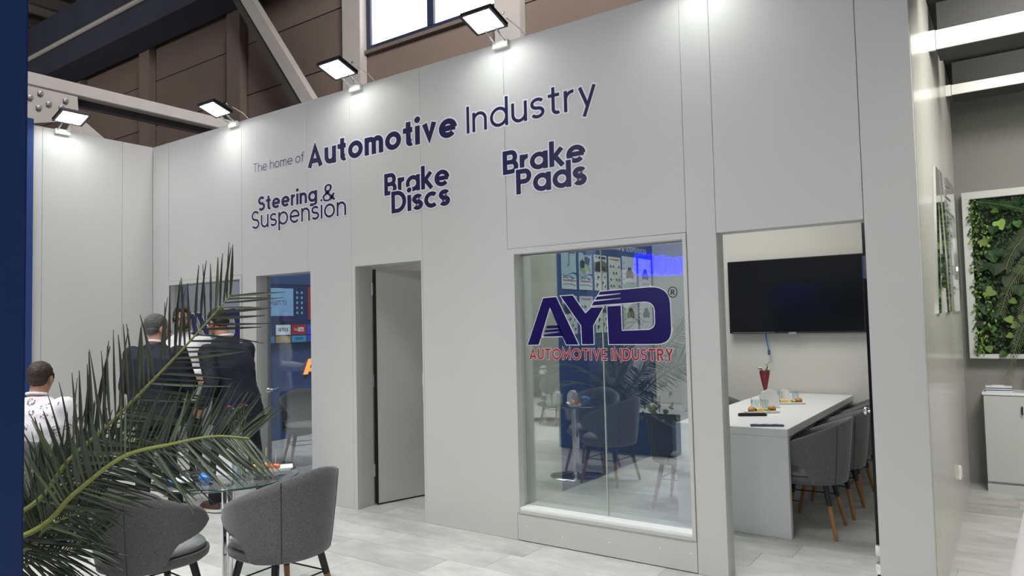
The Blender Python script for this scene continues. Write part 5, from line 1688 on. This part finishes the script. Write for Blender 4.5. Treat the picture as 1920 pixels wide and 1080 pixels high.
    loft(tr_, [(pel + V(0, 0, -.10), .165 * S, .125 * S, 0), (pel + V(0, 0, .02), .170 * S, .128 * S, 0), (at(.22), .158 * S, .115 * S, 0)])
    for k in 'LR':
        tr_.cap(J['hip' + k], J['kn' + k], .092 * S ** .6, .068); tr_.cap(J['kn' + k], J['an' + k] + (J['kn' + k] - J['an' + k]).normalized() * .02, .066, .060)
    remesh(tr_, 'trousers', o.get('legs', 'trouser'), t, .012, 5, .004, 14)
    # ---- top
    tp_ = MB()
    hem = o.get('hem', -.16)
    q0 = pel + V(0, -.01, hem)
    loft(tp_, [(q0, .222 * S, .165 * S, 0), (pel + V(0, 0, 0), .190 * S, .140 * S, 0), (at(.40), .178 * S, .128 * S, 0), (at(.85), .205 * S, .140 * S, 0), (che + (nck - che) * .35, .200 * S ** .8, .125 * S ** .8, 0), (che + (nck - che) * .75, .140, .095, 0), (nck + V(0, -.012, .008), .078, .070, 0)])
    for k in 'LR':
        sh, el, wr = J['sh' + k], J['el' + k], J['wr' + k]
        tp_.cap(che + (sh - che) * .55, sh, .085, .078 * S ** .5); tp_.cap(sh, el, .076 * S ** .5, .062)
        if o.get('short'): continue
        tp_.cap(el, wr - (wr - el).normalized() * .02, .061, .049)
    if o.get('short'):
        # short sleeves end above the elbow: the arm part is rebuilt shorter
        tp_ = MB()
        loft(tp_, [(q0, .195 * S, .145 * S, 0), (pel, .188 * S, .140 * S, 0), (at(.40), .182 * S, .132 * S, 0), (at(.85), .205 * S, .140 * S, 0), (che + (nck - che) * .35, .195 * S ** .8, .122 * S ** .8, 0), (che + (nck - che) * .75, .138, .095, 0), (nck + V(0, -.012, .008), .076, .068, 0)])
        for k in 'LR':
            sh, el = J['sh' + k], J['el' + k]
            tp_.cap(che + (sh - che) * .55, sh, .085, .076 * S ** .5); tp_.cap(sh, sh + (el - sh) * .62, .074 * S ** .5, .062)
    top = remesh(tp_, o.get('topname', 'jacket'), o.get('top', 'suit'), t, .011, 6, .007, 11)
    # collar ring
    cm_ = o.get('collar', 'white_cloth')
    mb = MB(); axis = (hd_ - nck).normalized()
    pts = [nck + V(.072 * sin(a * 2 * pi / 20), .064 * cos(a * 2 * pi / 20) - .010, .010 + (.026 * (1 - cos(a * 2 * pi / 20)) / 2)) for a in range(21)]
    mb.tube(pts, .011, 8); mb.build('collar', cm_, t, smooth=True)
    if o.get('vest'):        # open jacket: shirt front and lapels
        mb = MB(); F_ = lambda u, v, e=0: che + V(u, .142 * S + .012 + e - max(0, v) * .28, v)
        mb.prism([(-.075, .13), (.075, .13), (.035, -.10), (.0, -.34), (-.035, -.10)], lambda u, v, w_: F_(u, v, w_), .012); mb.build('shirt_front', 'white_cloth', t)
        for sx in (-1, 1):
            mb = MB(); mb.prism([(sx * .072, .135), (sx * .115, .06), (sx * .085, .0), (sx * .03, -.20), (sx * .05, .02)], lambda u, v, w_: F_(u, v, .008 + w_), .010); mb.build('lapel', o.get('top', 'suit'), t)
    if o.get('lanyard'):
        MB().tube([nck + V(-.05, .03, .02), che + V(-.07, .165 * S, .05), che + V(-.0, .185 * S, -.16)], .006, 6).build('lanyard', 'lanyard', t)
        MB().box(-.035, .035, 0, .004, -.10, 0).build('badge_card', 'paper', t, loc=che + V(0, .185 * S, -.16))
    if not o.get('short'):
        for k in 'LR':
            wr, el = J['wr' + k], J['el' + k]; d = (wr - el).normalized()
            MB().tube([wr - d * .030, wr - d * .004], [.037, .036], 14).build('shirt_cuff', 'white_cloth', t, smooth=True)
    # ---- shoes
    for k in 'LR':
        an = J['an' + k]; fd = J.get('ft' + k, V(0, 1, 0)).normalized(); sdv = V(fd.y, -fd.x, 0)
        Rf = Matrix((sdv, fd, V(0, 0, 1))).transposed()
        g = V(an.x, an.y, an.z - .085)
        mb = MB(); mb.ell(g + fd * .055 + V(0, 0, .045), (.045, .125, .042), Rf); mb.ell(g + V(0, 0, .07), (.042, .058, .055), Rf); mb.ell(g + fd * .13 + V(0, 0, .032), (.043, .055, .03), Rf)
        mb.v = [(a_, b_, max(c_, g.z + .012)) for a_, b_, c_ in mb.v]
        so = remesh(mb, 'shoe', o.get('shoe', 'leather'), t, .008, 3)
        mb = MB(); n = 20
        pl_ = [(.046 * cos(2 * pi * j / n) * (1 - .12 * sin(2 * pi * j / n)), .135 * sin(2 * pi * j / n) + .052) for j in range(n)]
        mb.prism(pl_, lambda u, v, w_: g + sdv * u + fd * v + V(0, 0, w_), .020); mb.build('sole', o.get('sole', 'leather'), so)
    return t
def stand_pose(h=1.75, lean=0.0, **kw):
    k = h / 1.75
    J = dict(pelvis=V(0, 0, .96), chest=V(0, lean * .5, 1.31), neck=V(0, lean * .75 - .01, 1.49), head=V(0, lean + .015, 1.635),
             shL=V(-.19, lean * .6 - .01, 1.415), shR=V(.19, lean * .6 - .01, 1.415), elL=V(-.25, lean * .5 - .03, 1.13), elR=V(.25, lean * .5 - .03, 1.13),
             wrL=V(-.25, lean * .5 + .06, .89), wrR=V(.25, lean * .5 + .06, .89), hipL=V(-.09, 0, .92), hipR=V(.09, 0, .92), knL=V(-.11, .02, .50), knR=V(.11, .02, .50), anL=V(-.12, -.02, .095), anR=V(.12, -.02, .095))
    J.update(kw)
    for a in list(J):
        if isinstance(J[a], Vector) and a[:2] not in ('hd', 'hn', 'ft'):
            J[a] = J[a] * k
    for a in ('anL', 'anR'): J[a].z = .095
    return J
# grey haired man, seen from behind
person('grey haired man in a navy suit seen from behind through the palm', (-5.97, -1.05), (-.45, .89),
       stand_pose(1.74, 0.02, shL=V(-.215, 0, 1.40), shR=V(.215, 0, 1.40), elL=V(-.30, .02, 1.12), elR=V(.31, .04, 1.12), wrL=V(-.20, .20, 1.00), wrR=V(.18, .22, 1.02), yaw=-.5, anR=V(.16, .06, .095)),
       dict(bulk=1.22, hair='hair_grey', vest=True, skin='skin'))
# man in white shirt with glasses facing the camera
person('bearded man with spectacles and white shirt facing us behind the grey haired man', (-6.62, -.42), (.70, -.71),
       stand_pose(1.83, 0.02, elR=V(.26, -.02, 1.14), wrR=V(.12, .22, 1.10), elL=V(-.30, .03, 1.14), wrL=V(-.08, .25, 1.11), hnR=V(-.6, 0, .3), hnL=V(.5, 0, .3), yaw=.15, quiff=True),
       dict(bulk=1.05, hair='hair_brown', top='white_cloth', topname='shirt', hem=-.10, glasses=True, beard=True, quiff=True, shoe='brown_shoe', sole='sole'))
# dark haired man in navy suit, facing left
person('dark haired man in a navy suit bowing left in front of the window logo', (-5.48, -.58), (-.95, -.10),
       stand_pose(1.81, 0.22, pitch=-.30, head=V(0, .25, 1.61), chest=V(0, .10, 1.29), neck=V(0, .165, 1.465), shL=V(-.21, .11, 1.355), shR=V(.21, .13, 1.36), elL=V(-.27, -.02, 1.10), wrL=V(-.275, .11, .915), elR=V(.26, .20, 1.15), wrR=V(.14, .46, 1.10), hnL=V(.8, .3, 0), hnR=V(-.7, 0, .4), anL=V(-.10, .16, .095), knL=V(-.11, .10, .50), anR=V(.11, -.22, .095), knR=V(.11, -.08, .50), yaw=.1),
       dict(bulk=1.12, hair='hair_dark', vest=True, lanyard=True, skin='skin_tan', hem=-.22, shoe='brown_shoe', sole='sole'))
# seated man in printed shirt
person('seated man in a white printed shirt seen from behind beside the blue column', (-5.95, -2.0), (-.55, .83),
       dict(pelvis=V(0, .02, .585), chest=V(0, .05, .95), neck=V(0, .045, 1.115), head=V(0, .075, 1.262), shL=V(-.21, .04, 1.035), shR=V(.21, .04, 1.035), elL=V(-.30, .12, .80), elR=V(.30, .12, .80), wrL=V(-.16, .36, .76), wrR=V(.16, .36, .76),
            hipL=V(-.10, .03, .565), hipR=V(.10, .03, .565), knL=V(-.15, .44, .54), knR=V(.15, .44, .54), anL=V(-.15, .42, .095), anR=V(.15, .42, .095), yaw=.15),
       dict(bulk=1.22, hair='hair_brown', top='printed_cloth', topname='shirt', short=True, hem=-.045, collar='white_cloth', lanyard=True))
# person in the corridor behind the open grey door
person('person in white shirt and black trousers half hidden behind the door opening', (-3.90, .56), (-.7, .7),
       stand_pose(1.76, .02), dict(bulk=1.0, hair='hair_dark', top='white_cloth', topname='shirt', hem=-.08, shoe='leather', sole='sole'))
